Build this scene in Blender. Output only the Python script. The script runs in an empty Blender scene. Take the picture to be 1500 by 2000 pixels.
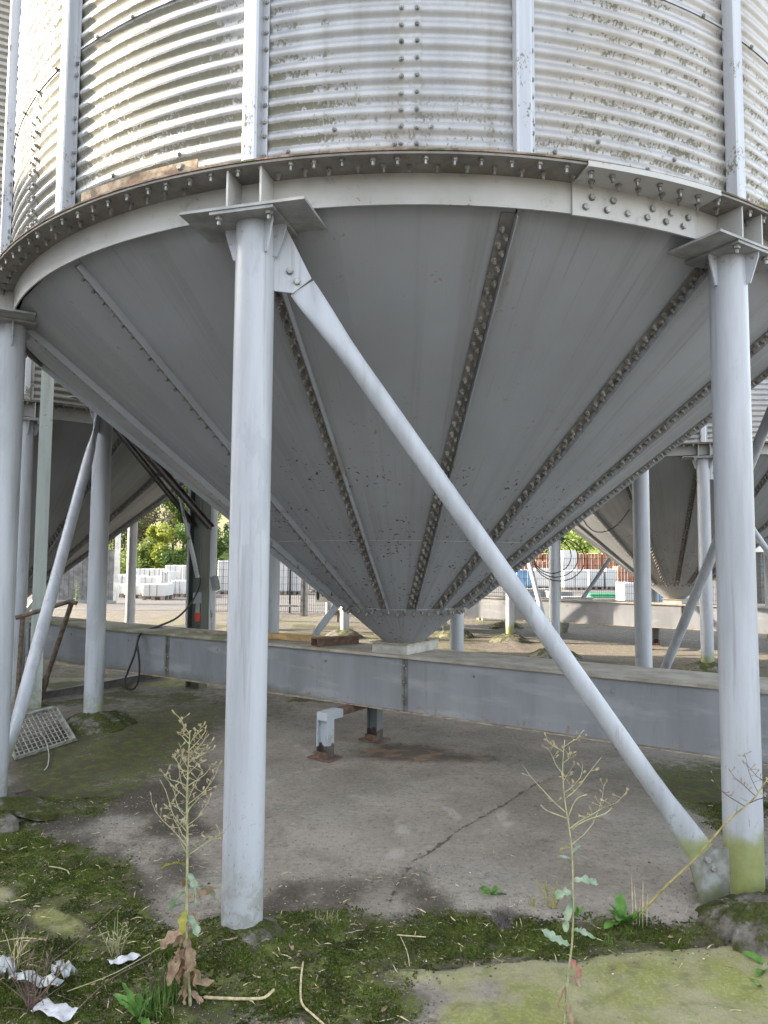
import bpy, math, random
import numpy as np
from mathutils import Vector, Matrix
PI = math.pi
R = math.radians
random.seed(7)
rng = np.random.default_rng(7)
scene = bpy.context.scene
col = scene.collection

# ------------------------------------------------------------------ camera, light, exposure
CAM_H, CAM_F, CAM_P, CAM_R = 1.538, 1362.0, R(3.9), R(0.4)
cam = bpy.data.cameras.new("camera")
cam.sensor_fit = 'VERTICAL'
cam.sensor_height = 36.0
cam.lens = 36.0 * CAM_F / 2000.0
cam.clip_end = 1000
cam.clip_start = 0.05
cam_o = bpy.data.objects.new("camera", cam)
col.objects.link(cam_o)
cam_o.matrix_world = (Matrix.Translation((0, 0, CAM_H)) @ Matrix.Rotation(PI / 2 + CAM_P, 4, 'X')
                      @ Matrix.Rotation(CAM_R, 4, 'Z'))
scene.camera = cam_o

SUN_EL, SUN_AZ = R(24), R(-81)          # azimuth from +Y towards +X
world = bpy.data.worlds.new("World")
scene.world = world
world.use_nodes = True
wn = world.node_tree
bg = wn.nodes["Background"]
sky = wn.nodes.new("ShaderNodeTexSky")
sky.sky_type = 'NISHITA'
sky.sun_disc = False
sky.sun_elevation = SUN_EL
sky.sun_rotation = SUN_AZ
sky.air_density = 1.2
sky.dust_density = 2.5
sky.ozone_density = 1.0
hs_ = wn.nodes.new("ShaderNodeHueSaturation")      # thin high cloud: the sky is paler than clear blue
hs_.inputs['Saturation'].default_value = .42
wn.links.new(sky.outputs[0], hs_.inputs['Color'])
wn.links.new(hs_.outputs[0], bg.inputs[0])
bg.inputs[1].default_value = 0.15
sun = bpy.data.lights.new("sun", 'SUN')
sun.energy = 3.4
sun.angle = R(0.5)
sun.color = (1.0, 0.86, 0.68)
sun_o = bpy.data.objects.new("sun", sun)
col.objects.link(sun_o)
SUN_DIR = Vector((math.sin(SUN_AZ) * math.cos(SUN_EL), math.cos(SUN_AZ) * math.cos(SUN_EL), math.sin(SUN_EL)))
sun_o.rotation_euler = SUN_DIR.to_track_quat('Z', 'Y').to_euler()
scene.view_settings.view_transform = 'Standard'
scene.view_settings.look = 'None'
scene.view_settings.gamma = 1
scene.view_settings.exposure = 2.5


# ------------------------------------------------------------------ helpers
def ray(x, y):
    a, b = x - 750, y - 1000
    A = a * math.cos(CAM_R) + b * math.sin(CAM_R)
    B = -a * math.sin(CAM_R) + b * math.cos(CAM_R)
    return Vector((A / CAM_F, math.cos(CAM_P) + B / CAM_F * math.sin(CAM_P),
                   math.sin(CAM_P) - B / CAM_F * math.cos(CAM_P)))


def gnd(x, y, z=0.0):                    # the point of the level z seen at a pixel of the photograph
    d = ray(x, y)
    return d * ((z - CAM_H) / d.z) + Vector((0, 0, CAM_H))


def at(x, y, Y):                         # the point at depth Y seen at a pixel of the photograph
    d = ray(x, y)
    return d * (Y / d.y) + Vector((0, 0, CAM_H))


def tag(o, label=None, cat=None, group=None, kind=None):
    if label: o['label'] = label
    if cat: o['category'] = cat
    if group: o['group'] = group
    if kind: o['kind'] = kind
    return o


def empty(name, loc=(0, 0, 0), rz=0.0):
    o = bpy.data.objects.new(name, None)
    o.location = loc
    o.rotation_euler.z = rz
    o.empty_display_size = .1
    col.objects.link(o)
    return o


def obj(name, me, parent=None, loc=None, rz=None, mat4=None):
    o = bpy.data.objects.new(name, me)
    if parent: o.parent = parent
    if mat4 is not None: o.matrix_local = mat4
    if loc is not None: o.location = loc
    if rz is not None: o.rotation_euler.z = rz
    col.objects.link(o)
    return o


KIDS = {}


def copy_tree(o, parent=None):
    c = o.copy()
    col.objects.link(c)
    if parent: c.parent = parent
    for ch in o.children:
        copy_tree(ch, c)
    return c


class MB:
    def __init__(self):
        self.v, self.f = [], []

    def add(self, vs, fs):
        n = len(self.v)
        self.v.extend([tuple(p) for p in vs])
        self.f.extend([tuple(i + n for i in f) for f in fs])
        return self

    def box(self, c, s, rot=None):
        c = Vector(c)
        vs = []
        for z in (-.5, .5):
            for x, y in ((-.5, -.5), (.5, -.5), (.5, .5), (-.5, .5)):
                p = Vector((x * s[0], y * s[1], z * s[2]))
                if rot is not None: p = rot @ p
                vs.append(c + p)
        return self.add(vs, [(3, 2, 1, 0), (4, 5, 6, 7), (0, 1, 5, 4), (1, 2, 6, 5), (2, 3, 7, 6), (3, 0, 4, 7)])

    def bar(self, p0, p1, w, h, up=(0, 0, 1)):     # box from p0 to p1, w across, h along up
        p0, p1 = Vector(p0), Vector(p1)
        d = (p1 - p0)
        L = d.length
        d.normalize()
        s = d.cross(Vector(up))
        if s.length < 1e-4: s = Vector((1, 0, 0))
        s.normalize()
        u = s.cross(d)
        m = Matrix((d, s, u)).transposed()
        return self.box((p0 + p1) / 2, (L, w, h), m)

    def loft(self, rings, closed=True, caps=True):
        n = len(rings[0])
        vs = [p for r_ in rings for p in r_]
        fs = []
        for i in range(len(rings) - 1):
            for j in range(n if closed else n - 1):
                k = (j + 1) % n
                fs.append((i * n + j, i * n + k, (i + 1) * n + k, (i + 1) * n + j))
        if caps and closed:
            fs.append(tuple(reversed(range(n))))
            fs.append(tuple(range((len(rings) - 1) * n, len(rings) * n)))
        return self.add(vs, fs)

    def tube(self, p0, p1, r0, r1=None, n=12, caps=True):
        return self.sweep([p0, p1], [r0, r0 if r1 is None else r1], n, caps)

    def sweep(self, pts, r, n=6, caps=True, flat=None):
        pts = [Vector(p) for p in pts]
        m = len(pts)
        if not hasattr(r, '__len__'): r = [r] * m
        ref = None
        rings = []
        for i in range(m):
            d = pts[min(i + 1, m - 1)] - pts[max(i - 1, 0)]
            d.normalize()
            if ref is None:
                ref = d.cross(Vector((0, 0, 1)))
                if ref.length < 1e-3: ref = d.cross(Vector((1, 0, 0)))
            ref = (ref - d * ref.dot(d)).normalized()
            q = d.cross(ref)
            ra = r[i] if not isinstance(r[i], tuple) else r[i][0]
            rb = r[i] if not isinstance(r[i], tuple) else r[i][1]
            rings.append([pts[i] + ref * (math.cos(2 * PI * k / n) * ra) + q * (math.sin(2 * PI * k / n) * rb)
                          for k in range(n)])
        return self.loft(rings, True, caps)

    def prism(self, poly, o, ux, uy, t):           # polygon in the plane (ux, uy) through o, thickness t along the normal
        o, ux, uy = Vector(o), Vector(ux).normalized(), Vector(uy).normalized()
        nn = ux.cross(uy).normalized()
        a = [o + ux * p[0] + uy * p[1] - nn * t / 2 for p in poly]
        b = [p + nn * t for p in a]
        return self.loft([a, b])

    def mesh(self, name, mat, smooth=False):
        me = bpy.data.meshes.new(name)
        me.from_pydata([tuple(p) for p in self.v], [], self.f)
        me.materials.append(mat)
        if smooth:
            me.polygons.foreach_set('use_smooth', [True] * len(me.polygons))
            if smooth == 'auto':
                me.set_sharp_from_angle(angle=R(35))
        me.update()
        return me

    def build(self, name, mat, parent=None, smooth=False, loc=None, rz=None):
        return obj(name, self.mesh(name, mat, smooth), parent, loc, rz)


def np_mesh(name, V, F, mat, smooth=False):        # F: int array n x k
    me = bpy.data.meshes.new(name)
    V = np.asarray(V, dtype=np.float32)
    F = np.asarray(F, dtype=np.int32)
    k = F.shape[1]
    me.vertices.add(len(V))
    me.vertices.foreach_set('co', V.ravel())
    me.loops.add(F.size)
    me.loops.foreach_set('vertex_index', F.ravel())
    me.polygons.add(len(F))
    me.polygons.foreach_set('loop_start', np.arange(len(F), dtype=np.int32) * k)
    me.polygons.foreach_set('loop_total', np.full(len(F), k, dtype=np.int32))
    if smooth: me.polygons.foreach_set('use_smooth', np.ones(len(F), dtype=bool))
    me.materials.append(mat)
    me.update(calc_edges=True)
    me.validate()
    return me


def _hash(i, j, s):
    h = (i * 374761393 + j * 668265263 + s * 974634721) & 0xFFFFFFFF
    h = ((h ^ (h >> 13)) * 1274126177) & 0xFFFFFFFF
    return ((h ^ (h >> 16)) & 0xFFFF) / 65535.0


def vnoise(x, y, s=0):
    x, y = np.asarray(x, float), np.asarray(y, float)
    i, j = np.floor(x).astype(np.int64), np.floor(y).astype(np.int64)
    u, v = x - i, y - j
    u, v = u * u * (3 - 2 * u), v * v * (3 - 2 * v)
    return ((_hash(i, j, s) * (1 - u) + _hash(i + 1, j, s) * u) * (1 - v)
            + (_hash(i, j + 1, s) * (1 - u) + _hash(i + 1, j + 1, s) * u) * v)


def fbm(x, y, s=0, o=4):
    a, t, w = 0, 0, 1.0
    for k in range(o):
        a = a + w * vnoise(x * 2 ** k, y * 2 ** k, s + k)
        t += w
        w *= .55
    return a / t


# ------------------------------------------------------------------ materials
class Mat:
    def __init__(self, name):
        self.m = bpy.data.materials.new(name)
        self.m.use_nodes = True
        self.t = self.m.node_tree
        self.b = self.t.nodes["Principled BSDF"]
        self.pos = self.t.nodes.new("ShaderNodeNewGeometry").outputs['Position']

    def _in(self, sock, v):
        if v is None: return
        if isinstance(v, bpy.types.NodeSocket):
            self.t.links.new(v, sock)
        else:
            if sock.type == 'RGBA' and len(v) == 3: v = (*v, 1)
            sock.default_value = v

    def n(self, typ, ins=None, **kw):
        nd = self.t.nodes.new("ShaderNode" + typ)
        for k, v in kw.items(): setattr(nd, k, v)
        for k, v in (ins or {}).items(): self._in(nd.inputs[k], v)
        return nd

    def noise(self, scale, detail=4, rough=.55, vec=None, dist=0.0):
        return self.n('TexNoise', {'Vector': self.pos if vec is None else vec, 'Scale': scale, 'Detail': detail,
                                   'Roughness': rough, 'Distortion': dist}).outputs['Fac']

    def stretch(self, s):
        return self.n('Mapping', {'Vector': self.pos, 'Scale': s}).outputs[0]

    def step(self, v, a, b, inv=False):
        nd = self.n('MapRange', {'Value': v, 'From Min': a, 'From Max': b, 'To Min': 1.0 if inv else 0.0,
                                 'To Max': 0.0 if inv else 1.0})
        nd.clamp = True
        nd.interpolation_type = 'SMOOTHSTEP'
        return nd.outputs[0]

    def math(self, op, a, b=0.0, c=None):
        nd = self.t.nodes.new("ShaderNodeMath")
        nd.operation = op
        self._in(nd.inputs[0], a)
        self._in(nd.inputs[1], b)
        if c is not None: self._in(nd.inputs[2], c)
        return nd.outputs[0]

    def mul(self, *a):
        o = a[0]
        for x in a[1:]: o = self.math('MULTIPLY', o, x)
        return o

    def mix(self, f, a, b):
        nd = self.t.nodes.new("ShaderNodeMix")
        nd.data_type = 'RGBA'
        self._in(nd.inputs[0], f)
        self._in(nd.inputs[6], a)
        self._in(nd.inputs[7], b)
        return nd.outputs[2]

    def xyz(self):
        return self.n('SeparateXYZ', {0: self.pos}).outputs

    def attr(self, name):
        nd = self.n('Attribute', attribute_name=name)
        return self.n('SeparateColor', {0: nd.outputs['Color']}).outputs, nd.outputs['Alpha']

    def set(self, color=None, rough=None, metal=None, spec=None, bump=None, bump_s=.3, bump_d=.01):
        if color is not None: self._in(self.b.inputs['Base Color'], color)
        if rough is not None: self._in(self.b.inputs['Roughness'], rough)
        if metal is not None: self._in(self.b.inputs['Metallic'], metal)
        if spec is not None: self._in(self.b.inputs['Specular IOR Level'], spec)
        if bump is not None:
            nd = self.n('Bump', {'Height': bump, 'Strength': bump_s, 'Distance': bump_d})
            self._in(self.b.inputs['Normal'], nd.outputs[0])
        return self.m


M = {}


def simple(name, c, rough=.6, metal=0, var=.25, scale=12, bump=0.0):
    k = Mat(name)
    nz = k.noise(scale, 5)
    c2 = tuple(x * (1 - var) for x in c)
    c3 = tuple(min(1, x * (1 + var * .6)) for x in c)
    m = k.set(k.mix(k.step(nz, .3, .7), c2, c3), rough, metal)
    if bump: k.set(bump=k.noise(scale * 4, 5), bump_s=bump, bump_d=.005)
    M[name] = m
    return m


def paint(name, c, dirt=(.16, .15, .12), algae=True, worn=.5, rough=.42, top=.5):
    k = Mat(name)
    x, y, z = k.xyz()
    streak = k.noise(1.0, 5, .6, k.stretch((9, 9, .9)))
    blotch = k.noise(3.0, 5, .6)
    c1 = k.mix(k.step(streak, .35, .70), c, tuple(v * .74 for v in c))
    c1 = k.mix(k.mul(k.step(k.noise(1.0, 5, .65, k.stretch((24, 24, 1.1))), .56, .70), .5), c1, (.22, .215, .20))
    peel = k.noise(2.1, 5, .6, k.stretch((2.2, 2.2, .8)))
    c1 = k.mix(k.mul(k.step(peel, .60, .625), .8 * worn), c1, (c[0] * .70, c[1] * .70, c[2] * .70))
    scr = k.noise(1.0, 3, .7, k.stretch((55, 55, 5)))
    c1 = k.mix(k.mul(k.step(scr, .66, .72), .30), c1, (.20, .195, .185))
    rust = k.mul(k.step(k.noise(26, 4, .7), .58, .66), k.step(k.math('ADD', k.mul(k.step(z, 2.72, 2.99), .3), k.noise(3.1, 3)), .62, .78))
    c1 = k.mix(k.mul(rust, .75), c1, (.25, .15, .085))
    speck = k.noise(70, 3, .6, k.stretch((1, 1, .5)))
    low = k.step(z, .15, .9, True)
    c1 = k.mix(k.mul(k.step(speck, .60, .70), k.math('ADD', k.mul(low, .6), .06)), c1, dirt)
    sp_ = k.mul(k.step(z, .02, .42, True), k.step(k.noise(19, 5, .7), .40, .60), .6)
    c1 = k.mix(sp_, c1, (.17, .155, .13))
    if algae:
        an = k.noise(2.2, 5, .65)
        am = k.step(k.math('ADD', k.mul(k.step(z, .05, .75, True), .42), k.mul(an, .85)), .74, .92)
        al = k.mix(k.noise(30, 4), (.13, .155, .03), (.27, .29, .065))
        am = k.math('MAXIMUM', am, k.mul(k.step(x, .9, 1.5), k.step(k.math('ADD', k.mul(k.step(z, .12, .62, True), .5), k.mul(an, .7)), .62, .80)))
        side = k.math('ADD', k.mul(k.step(x, .2, 1.5), .8), k.math('ADD', k.mul(k.step(x, -2.6, -2.0, True), .8), .12))
        c1 = k.mix(k.mul(am, .9, side, k.step(z, top * .6, top * 1.6, True)), c1, al)
    k.set(c1, k.math('ADD', k.mul(blotch, .25), rough - .12), bump=k.noise(25, 4), bump_s=.05, bump_d=.004)
    M[name] = k.m


paint('column_paint', (.405, .425, .462))
paint('post_paint', (.40, .45, .42), top=2.6)


def corrugated():
    k = Mat('galvanised_sheet')
    x, y, z = k.xyz()
    ph = k.math('FRACT', k.math('DIVIDE', k.math('SUBTRACT', z, 3.2), .076))
    band = k.step(k.math('ABSOLUTE', k.math('SUBTRACT', k.math('FRACT', k.math('ADD', ph, .62)), .5)),   .13, .27, True)
    big = k.noise(1.1, 3)
    lowz = k.step(z, 3.2, 3.75, True)
    fleck = k.noise(80, 3, .6, k.stretch((1, 1, .55)))
    f2 = k.noise(20, 4, .7, k.stretch((.6, .6, 1)))
    left = k.step(k.noise(.9, 2), .35, .62)
    sidx = k.step(x, -1.0, .4, True)
    cover = k.mul(band, k.math('ADD', k.math('ADD', k.mul(left, .20), k.mul(lowz, .06)), k.mul(sidx, .25)))
    m1 = k.step(k.math('ADD', k.math('ADD', k.mul(fleck, .55), k.mul(f2, .5)), cover), .72, .80)
    m2 = k.mul(lowz, k.step(k.math('ADD', k.mul(fleck, .75), k.math('ADD', k.mul(f2, .5), k.mul(band, .07))), .70, .78))
    m = k.math('MAXIMUM', m1, m2)
    spangle = k.n('TexVoronoi', {'Vector': k.pos, 'Scale': 60.0}).outputs['Color']
    sp = k.n('SeparateColor', {0: spangle}).outputs[0]
    wash = k.noise(1.0, 5, .6, k.stretch((5, 5, .8)))
    base = k.mix(k.step(wash, .3, .75), (.44, .44, .445), (.30, .302, .31))
    base = k.mix(k.mul(sp, .12), base, (.40, .41, .43))
    warm = k.noise(.8, 4, .6)
    base = k.mix(k.mul(k.step(warm, .42, .7), .6), base, (.37, .335, .295))
    base = k.mix(k.mul(k.step(k.noise(1.0, 4, .6, k.stretch((11, 11, .5))), .55, .72), .45), base, (.25, .235, .20))
    lich = k.mix(k.noise(40, 4), (.125, .122, .09), (.245, .235, .185))
    gr = k.mul(k.step(k.noise(2.3, 4), .52, .66), band, lowz, k.step(x, .9, 1.6))
    c = k.mix(m, base, lich)
    c = k.mix(k.mul(gr, k.step(f2, .36, .55)), c, (.16, .19, .03))
    k.set(c, k.math('ADD', k.mul(m, .4), .46), k.math('MULTIPLY', k.math('SUBTRACT', 1.0, m), .4),
          bump=k.math('ADD', k.mul(m, .6), k.mul(k.noise(8, 4), .25)), bump_s=.35, bump_d=.004)
    M['sheet'] = k.m


corrugated()


def stiff():
    k = Mat('galvanised_post')
    x, y, z = k.xyz()
    wash = k.noise(1.0, 5, .6, k.stretch((14, 14, .7)))
    base = k.mix(k.step(wash, .3, .7), (.47, .485, .51), (.36, .37, .395))
    fl = k.math('ADD', k.mul(k.noise(85, 4, .7, k.stretch((1, 1, .6))), .6), k.mul(k.noise(7, 3), .6))
    m = k.step(k.math('ADD', fl, k.mul(k.step(z, 3.2, 3.75, True), .06)), .70, .76)
    k.set(k.mix(m, base, k.mix(k.noise(30, 3), (.09, .085, .06), (.20, .18, .14))), .48,
          k.math('MULTIPLY', k.math('SUBTRACT', 1.0, m), .45), bump=k.noise(20, 4), bump_s=.05)
    M['stiff'] = k.m


stiff()


def ring():
    k = Mat('ring_paint')
    big = k.noise(1.6, 5, .6)
    c = k.mix(k.step(big, .3, .75), (.46, .455, .44), (.33, .322, .308))
    r1 = k.mul(k.step(k.noise(38, 4, .65), .60, .68), k.step(k.noise(3.2, 3), .52, .62))
    c = k.mix(r1, c, (.26, .13, .05))
    d = k.noise(9, 5, .7)
    c = k.mix(k.mul(k.step(d, .55, .75), .55), c, (.15, .14, .12))
    k.set(c, .5, 0, bump=k.noise(40, 4), bump_s=.08, bump_d=.003)
    M['ring'] = k.m
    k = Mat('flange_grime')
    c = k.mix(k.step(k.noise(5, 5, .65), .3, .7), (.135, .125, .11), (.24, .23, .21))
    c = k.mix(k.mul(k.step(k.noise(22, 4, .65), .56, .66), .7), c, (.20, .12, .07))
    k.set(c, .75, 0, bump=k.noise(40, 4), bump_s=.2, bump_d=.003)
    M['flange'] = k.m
    k = Mat('rusty_edge')
    c = k.mix(k.step(k.noise(14, 5, .7), .35, .65), (.13, .085, .06), (.30, .22, .17))
    c = k.mix(k.mul(k.step(k.noise(6, 4), .5, .62), .8), c, (.07, .075, .03))
    k.set(c, .85, 0, bump=k.noise(60, 4), bump_s=.5, bump_d=.004)
    M['rusty_edge'] = k.m
    k = Mat('rusty_plate')
    c = k.mix(k.step(k.noise(16, 5, .7), .35, .65), (.24, .15, .09), (.46, .36, .25))
    c = k.mix(k.mul(k.step(k.noise(9, 4), .5, .6), .8), c, (.10, .07, .05))
    k.set(c, .85, 0, bump=k.noise(60, 4), bump_s=.4, bump_d=.004)
    M['rusty_plate'] = k.m


ring()
k = Mat('dirty_plate')
c = k.mix(k.step(k.noise(9, 5, .65), .35, .65), (.14, .14, .115), (.28, .285, .27))
c = k.mix(k.mul(k.step(k.noise(5, 4), .48, .62), .7), c, (.12, .13, .045))
M['dirty_plate'] = k.set(c, .8, 0, bump=k.noise(50, 4), bump_s=.3, bump_d=.003)


def hopper():
    k = Mat('hopper_paint')
    x, y, z = k.xyz()
    big = k.noise(1.3, 5, .55)
    c = k.mix(k.step(big, .3, .75), (.275, .290, .312), (.228, .238, .254))
    tc = k.t.nodes.new("ShaderNodeTexCoord").outputs['Object']
    ox, oy, oz = k.n('SeparateXYZ', {0: tc}).outputs
    rnd = k.n('ObjectInfo').outputs['Random']
    az = k.math('ARCTAN2', ox, k.math('MULTIPLY', oy, -1.0))
    def along(sa, sz): return k.n('CombineXYZ', {0: k.math('ADD', k.mul(az, sa), k.mul(rnd, 91.0)), 1: k.mul(z, sz), 2: k.mul(rnd, 13.0)}).outputs[0]
    s1 = k.noise(1.0, 4, .6, along(22.0, .5))
    s2 = k.noise(1.0, 5, .65, along(75.0, .9))
    c = k.mix(k.mul(k.step(s1, .48, .62), .30), c, (.17, .172, .175))
    c = k.mix(k.mul(k.step(s2, .58, .72), .40), c, (.15, .145, .135))
    c = k.mix(k.mul(k.step(s2, .24, .38, True), .25), c, (.36, .365, .37))
    ev = k.step(k.noise(1.0, 4, .7, along(30.0, 3.0)), .56, .70)
    edge = k.math('MAXIMUM', k.step(az, .0, .055, True), k.step(az, .345, .392))
    c = k.mix(k.mul(edge, ev, .6), c, (.16, .125, .095))
    low = k.step(z, 1.5, 2.5, True)
    fl = k.noise(38, 2, .5, None, .6)
    zone = k.step(k.noise(3.4, 4, .6), .40, .60)
    m = k.mul(k.step(fl, .645, .66), k.step(k.math('ADD', k.mul(low, .55), k.mul(zone, .6)), .55, .85))
    c = k.mix(m, c, (.035, .033, .032))
    ru = k.mul(k.step(k.noise(30, 3), .64, .68), k.step(k.noise(2.0, 2), .56, .62))
    c = k.mix(k.mul(ru, .7), c, (.24, .15, .08))
    k.set(c, .48, 0, bump=k.mul(m, -1.0), bump_s=.4, bump_d=.004)
    M['hopper'] = k.m
    k = Mat('rib_steel')
    c = k.mix(k.step(k.noise(10, 5, .65), .35, .65), (.10, .096, .09), (.18, .175, .165))  # seam strip colour darkened for grime and for the shadow behind its bolts
    k.set(c, .6, 0, bump=k.noise(40, 3), bump_s=.1)
    M['rib'] = k.m


hopper()
simple('bolt_rust', (.25, .23, .205), .6, .3, .5, 30)
simple('bolt_zinc', (.30, .295, .28), .45, .6, .45, 25)
simple('weld', (.34, .345, .35), .5, 0, .2, 40)


def trough_mat():
    k = Mat('trough_paint')
    x, y, z = k.xyz()
    st = k.noise(1.0, 5, .6, k.stretch((3, 3, .9)))
    c = k.mix(k.step(st, .3, .75), (.225, .235, .25), (.16, .167, .18))
    h = k.noise(.8, 4, .6, k.stretch((2, 2, 9)))
    c = k.mix(k.mul(k.step(h, .52, .7), .35), c, (.36, .37, .38))
    an = k.noise(1.6, 5, .6)
    am = k.step(k.math('ADD', k.mul(k.step(z, .36, .62, True), .38), k.mul(an, .62)), .60, .80)
    c = k.mix(k.mul(am, .8, k.step(x, -.9, .3, True)), c, (.075, .08, .045))
    rr = k.mul(k.step(k.noise(17, 5, .7), .54, .66), k.step(k.math('ADD', k.mul(k.step(z, .365, .47, True), .35), k.noise(2.7, 4)), .62, .80))
    c = k.mix(k.mul(rr, .8), c, (.20, .13, .08))
    c = k.mix(k.mul(k.step(k.noise(1.0, 4, .7, k.stretch((16, 16, 1.5))), .60, .72), .4), c, (.13, .125, .115))
    k.set(c, .55, 0, bump=k.noise(4, 4), bump_s=.08, bump_d=.01)
    M['trough'] = k.m
    k = Mat('trough_top')
    c = k.mix(k.step(k.noise(5, 6, .65), .3, .7), (.22, .20, .16), (.36, .33, .28))
    c = k.mix(k.mul(k.step(k.noise(2.2, 5), .48, .62), k.step(k.xyz()[0], -1.2, .2, True)), c, (.15, .155, .075))
    k.set(c, .85, 0, bump=k.noise(60, 4), bump_s=.25, bump_d=.004)
    M['trough_top'] = k.m
    k = Mat('trough_lip')
    c = k.mix(k.step(k.noise(12, 6, .7), .35, .65), (.20, .15, .105), (.40, .34, .27))
    k.set(c, .85, 0, bump=k.noise(60, 4), bump_s=.4, bump_d=.004)
    M['trough_lip'] = k.m
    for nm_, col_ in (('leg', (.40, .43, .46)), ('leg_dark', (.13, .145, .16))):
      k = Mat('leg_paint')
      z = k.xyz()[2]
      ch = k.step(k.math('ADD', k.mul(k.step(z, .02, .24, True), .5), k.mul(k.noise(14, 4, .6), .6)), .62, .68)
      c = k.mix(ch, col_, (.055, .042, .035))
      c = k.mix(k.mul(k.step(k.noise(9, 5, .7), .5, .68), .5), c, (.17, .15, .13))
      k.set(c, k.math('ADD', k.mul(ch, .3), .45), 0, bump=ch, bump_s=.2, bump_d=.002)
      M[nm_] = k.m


trough_mat()
simple('plate_grey', (.27, .275, .27), .6, 0, .3, 9)
simple('box', (.33, .32, .29), .7, 0, .3, 9)
paint('post_dark', (.10, .115, .10), top=2.6)
simple('dark_steel', (.075, .07, .068), .6, .2, .4, 14)
simple('rust_pipe', (.13, .095, .07), .75, .1, .45, 22, .3)
simple('rust_brown', (.14, .085, .06), .85, 0, .45, 22, .4)
simple('grating', (.36, .36, .32), .6, .4, .4, 18)
simple('rubber', (.015, .015, .016), .45, 0, .2, 9)
simple('red_plastic', (.50, .045, .03), .4, 0, .2, 9)
simple('grey_plastic', (.22, .24, .24), .5, 0, .2, 9)
simple('timber', (.42, .27, .12), .75, 0, .4, 9, .3)
simple('timber_grey', (.24, .20, .16), .85, 0, .4, 9, .3)
simple('fence_wire', (.035, .04, .045), .5, .3, .2, 9)
simple('white_paint', (.66, .66, .63), .5, 0, .25, 5)
simple('white_wrap', (.52, .52, .52), .38, 0, .06, 4, .15)
simple('strap_grey', (.22, .23, .25), .5, 0, .2, 5)
simple('strap_pale', (.85, .8, .72), .5, 0, .1, 5)
simple('clay', (.36, .15, .085), .8, 0, .35, 3, .2)
simple('blue_wrap', (.13, .26, .42), .45, 0, .3, 4)
simple('green_pipe', (.05, .36, .16), .4, 0, .2, 4)
simple('slab_grey', (.24, .25, .25), .85, 0, .3, 5)
simple('yellow_render', (.78, .68, .42), .9, 0, .08, 2)
simple('roof_tile', (.22, .10, .07), .85, 0, .3, 4)
simple('board_grey', (.16, .165, .175), .75, 0, .35, 6)
simple('paper', (.50, .50, .52), .7, 0, .3, 22)
simple('plastic_film', (.33, .35, .34), .35, 0, .2, 20)
simple('straw', (.46, .38, .22), .8, 0, .35, 60)
simple('twig', (.13, .085, .07), .85, 0, .4, 50)
simple('stalk', (.33, .27, .10), .7, 0, .4, 30)
simple('stalk_pale', (.33, .32, .17), .75, 0, .3, 40)
simple('seed_husk', (.34, .27, .16), .85, 0, .4, 60)
simple('bark', (.10, .085, .065), .9, 0, .35, 5, .3)
simple('shade_block_grey', (.28, .29, .30), .7, 0, .2, 1)


def leaf_mat(name, a, b, trans=.25, scale=6):
    k = Mat(name)
    c = k.mix(k.step(k.noise(scale, 4), .3, .7), a, b)
    k.set(c, .55, 0, .3)
    out = k.t.nodes['Material Output']
    tr = k.n('BsdfTranslucent', {'Color': c})
    ms = k.n('MixShader', {0: trans, 1: k.b.outputs[0], 2: tr.outputs[0]})
    k.t.links.new(ms.outputs[0], out.inputs[0])
    M[name] = k.m


leaf_mat('weed_leaf', (.07, .17, .03), (.14, .28, .06), .25, 25)
leaf_mat('lettuce_leaf', (.16, .24, .14), (.34, .40, .30), .2, 30)
leaf_mat('yellow_leaf', (.25, .25, .05), (.42, .38, .08), .25, 40)
leaf_mat('dead_leaf', (.17, .105, .065), (.34, .245, .16), .15, 40)
leaf_mat('red_leaf', (.30, .10, .08), (.38, .18, .14), .15, 40)
leaf_mat('grass', (.06, .13, .025), (.13, .20, .05), .25, 20)
leaf_mat('purple_weed', (.12, .10, .11), (.20, .17, .17), .1, 30)
leaf_mat('moss_tuft', (.045, .062, .011), (.120, .158, .026), .15, 6)
leaf_mat('tree_leaf', (.05, .10, .02), (.13, .20, .05), .3, .7)
leaf_mat('tree_leaf_light', (.12, .18, .04), (.24, .30, .08), .35, .7)
leaf_mat('tree_leaf_dark', (.03, .06, .015), (.075, .115, .03), .2, .7)
leaf_mat('shrub_leaf_yellow', (.20, .24, .035), (.32, .34, .06), .35, .9)
leaf_mat('bramble', (.06, .055, .03), (.13, .11, .05), .2, .9)


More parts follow.
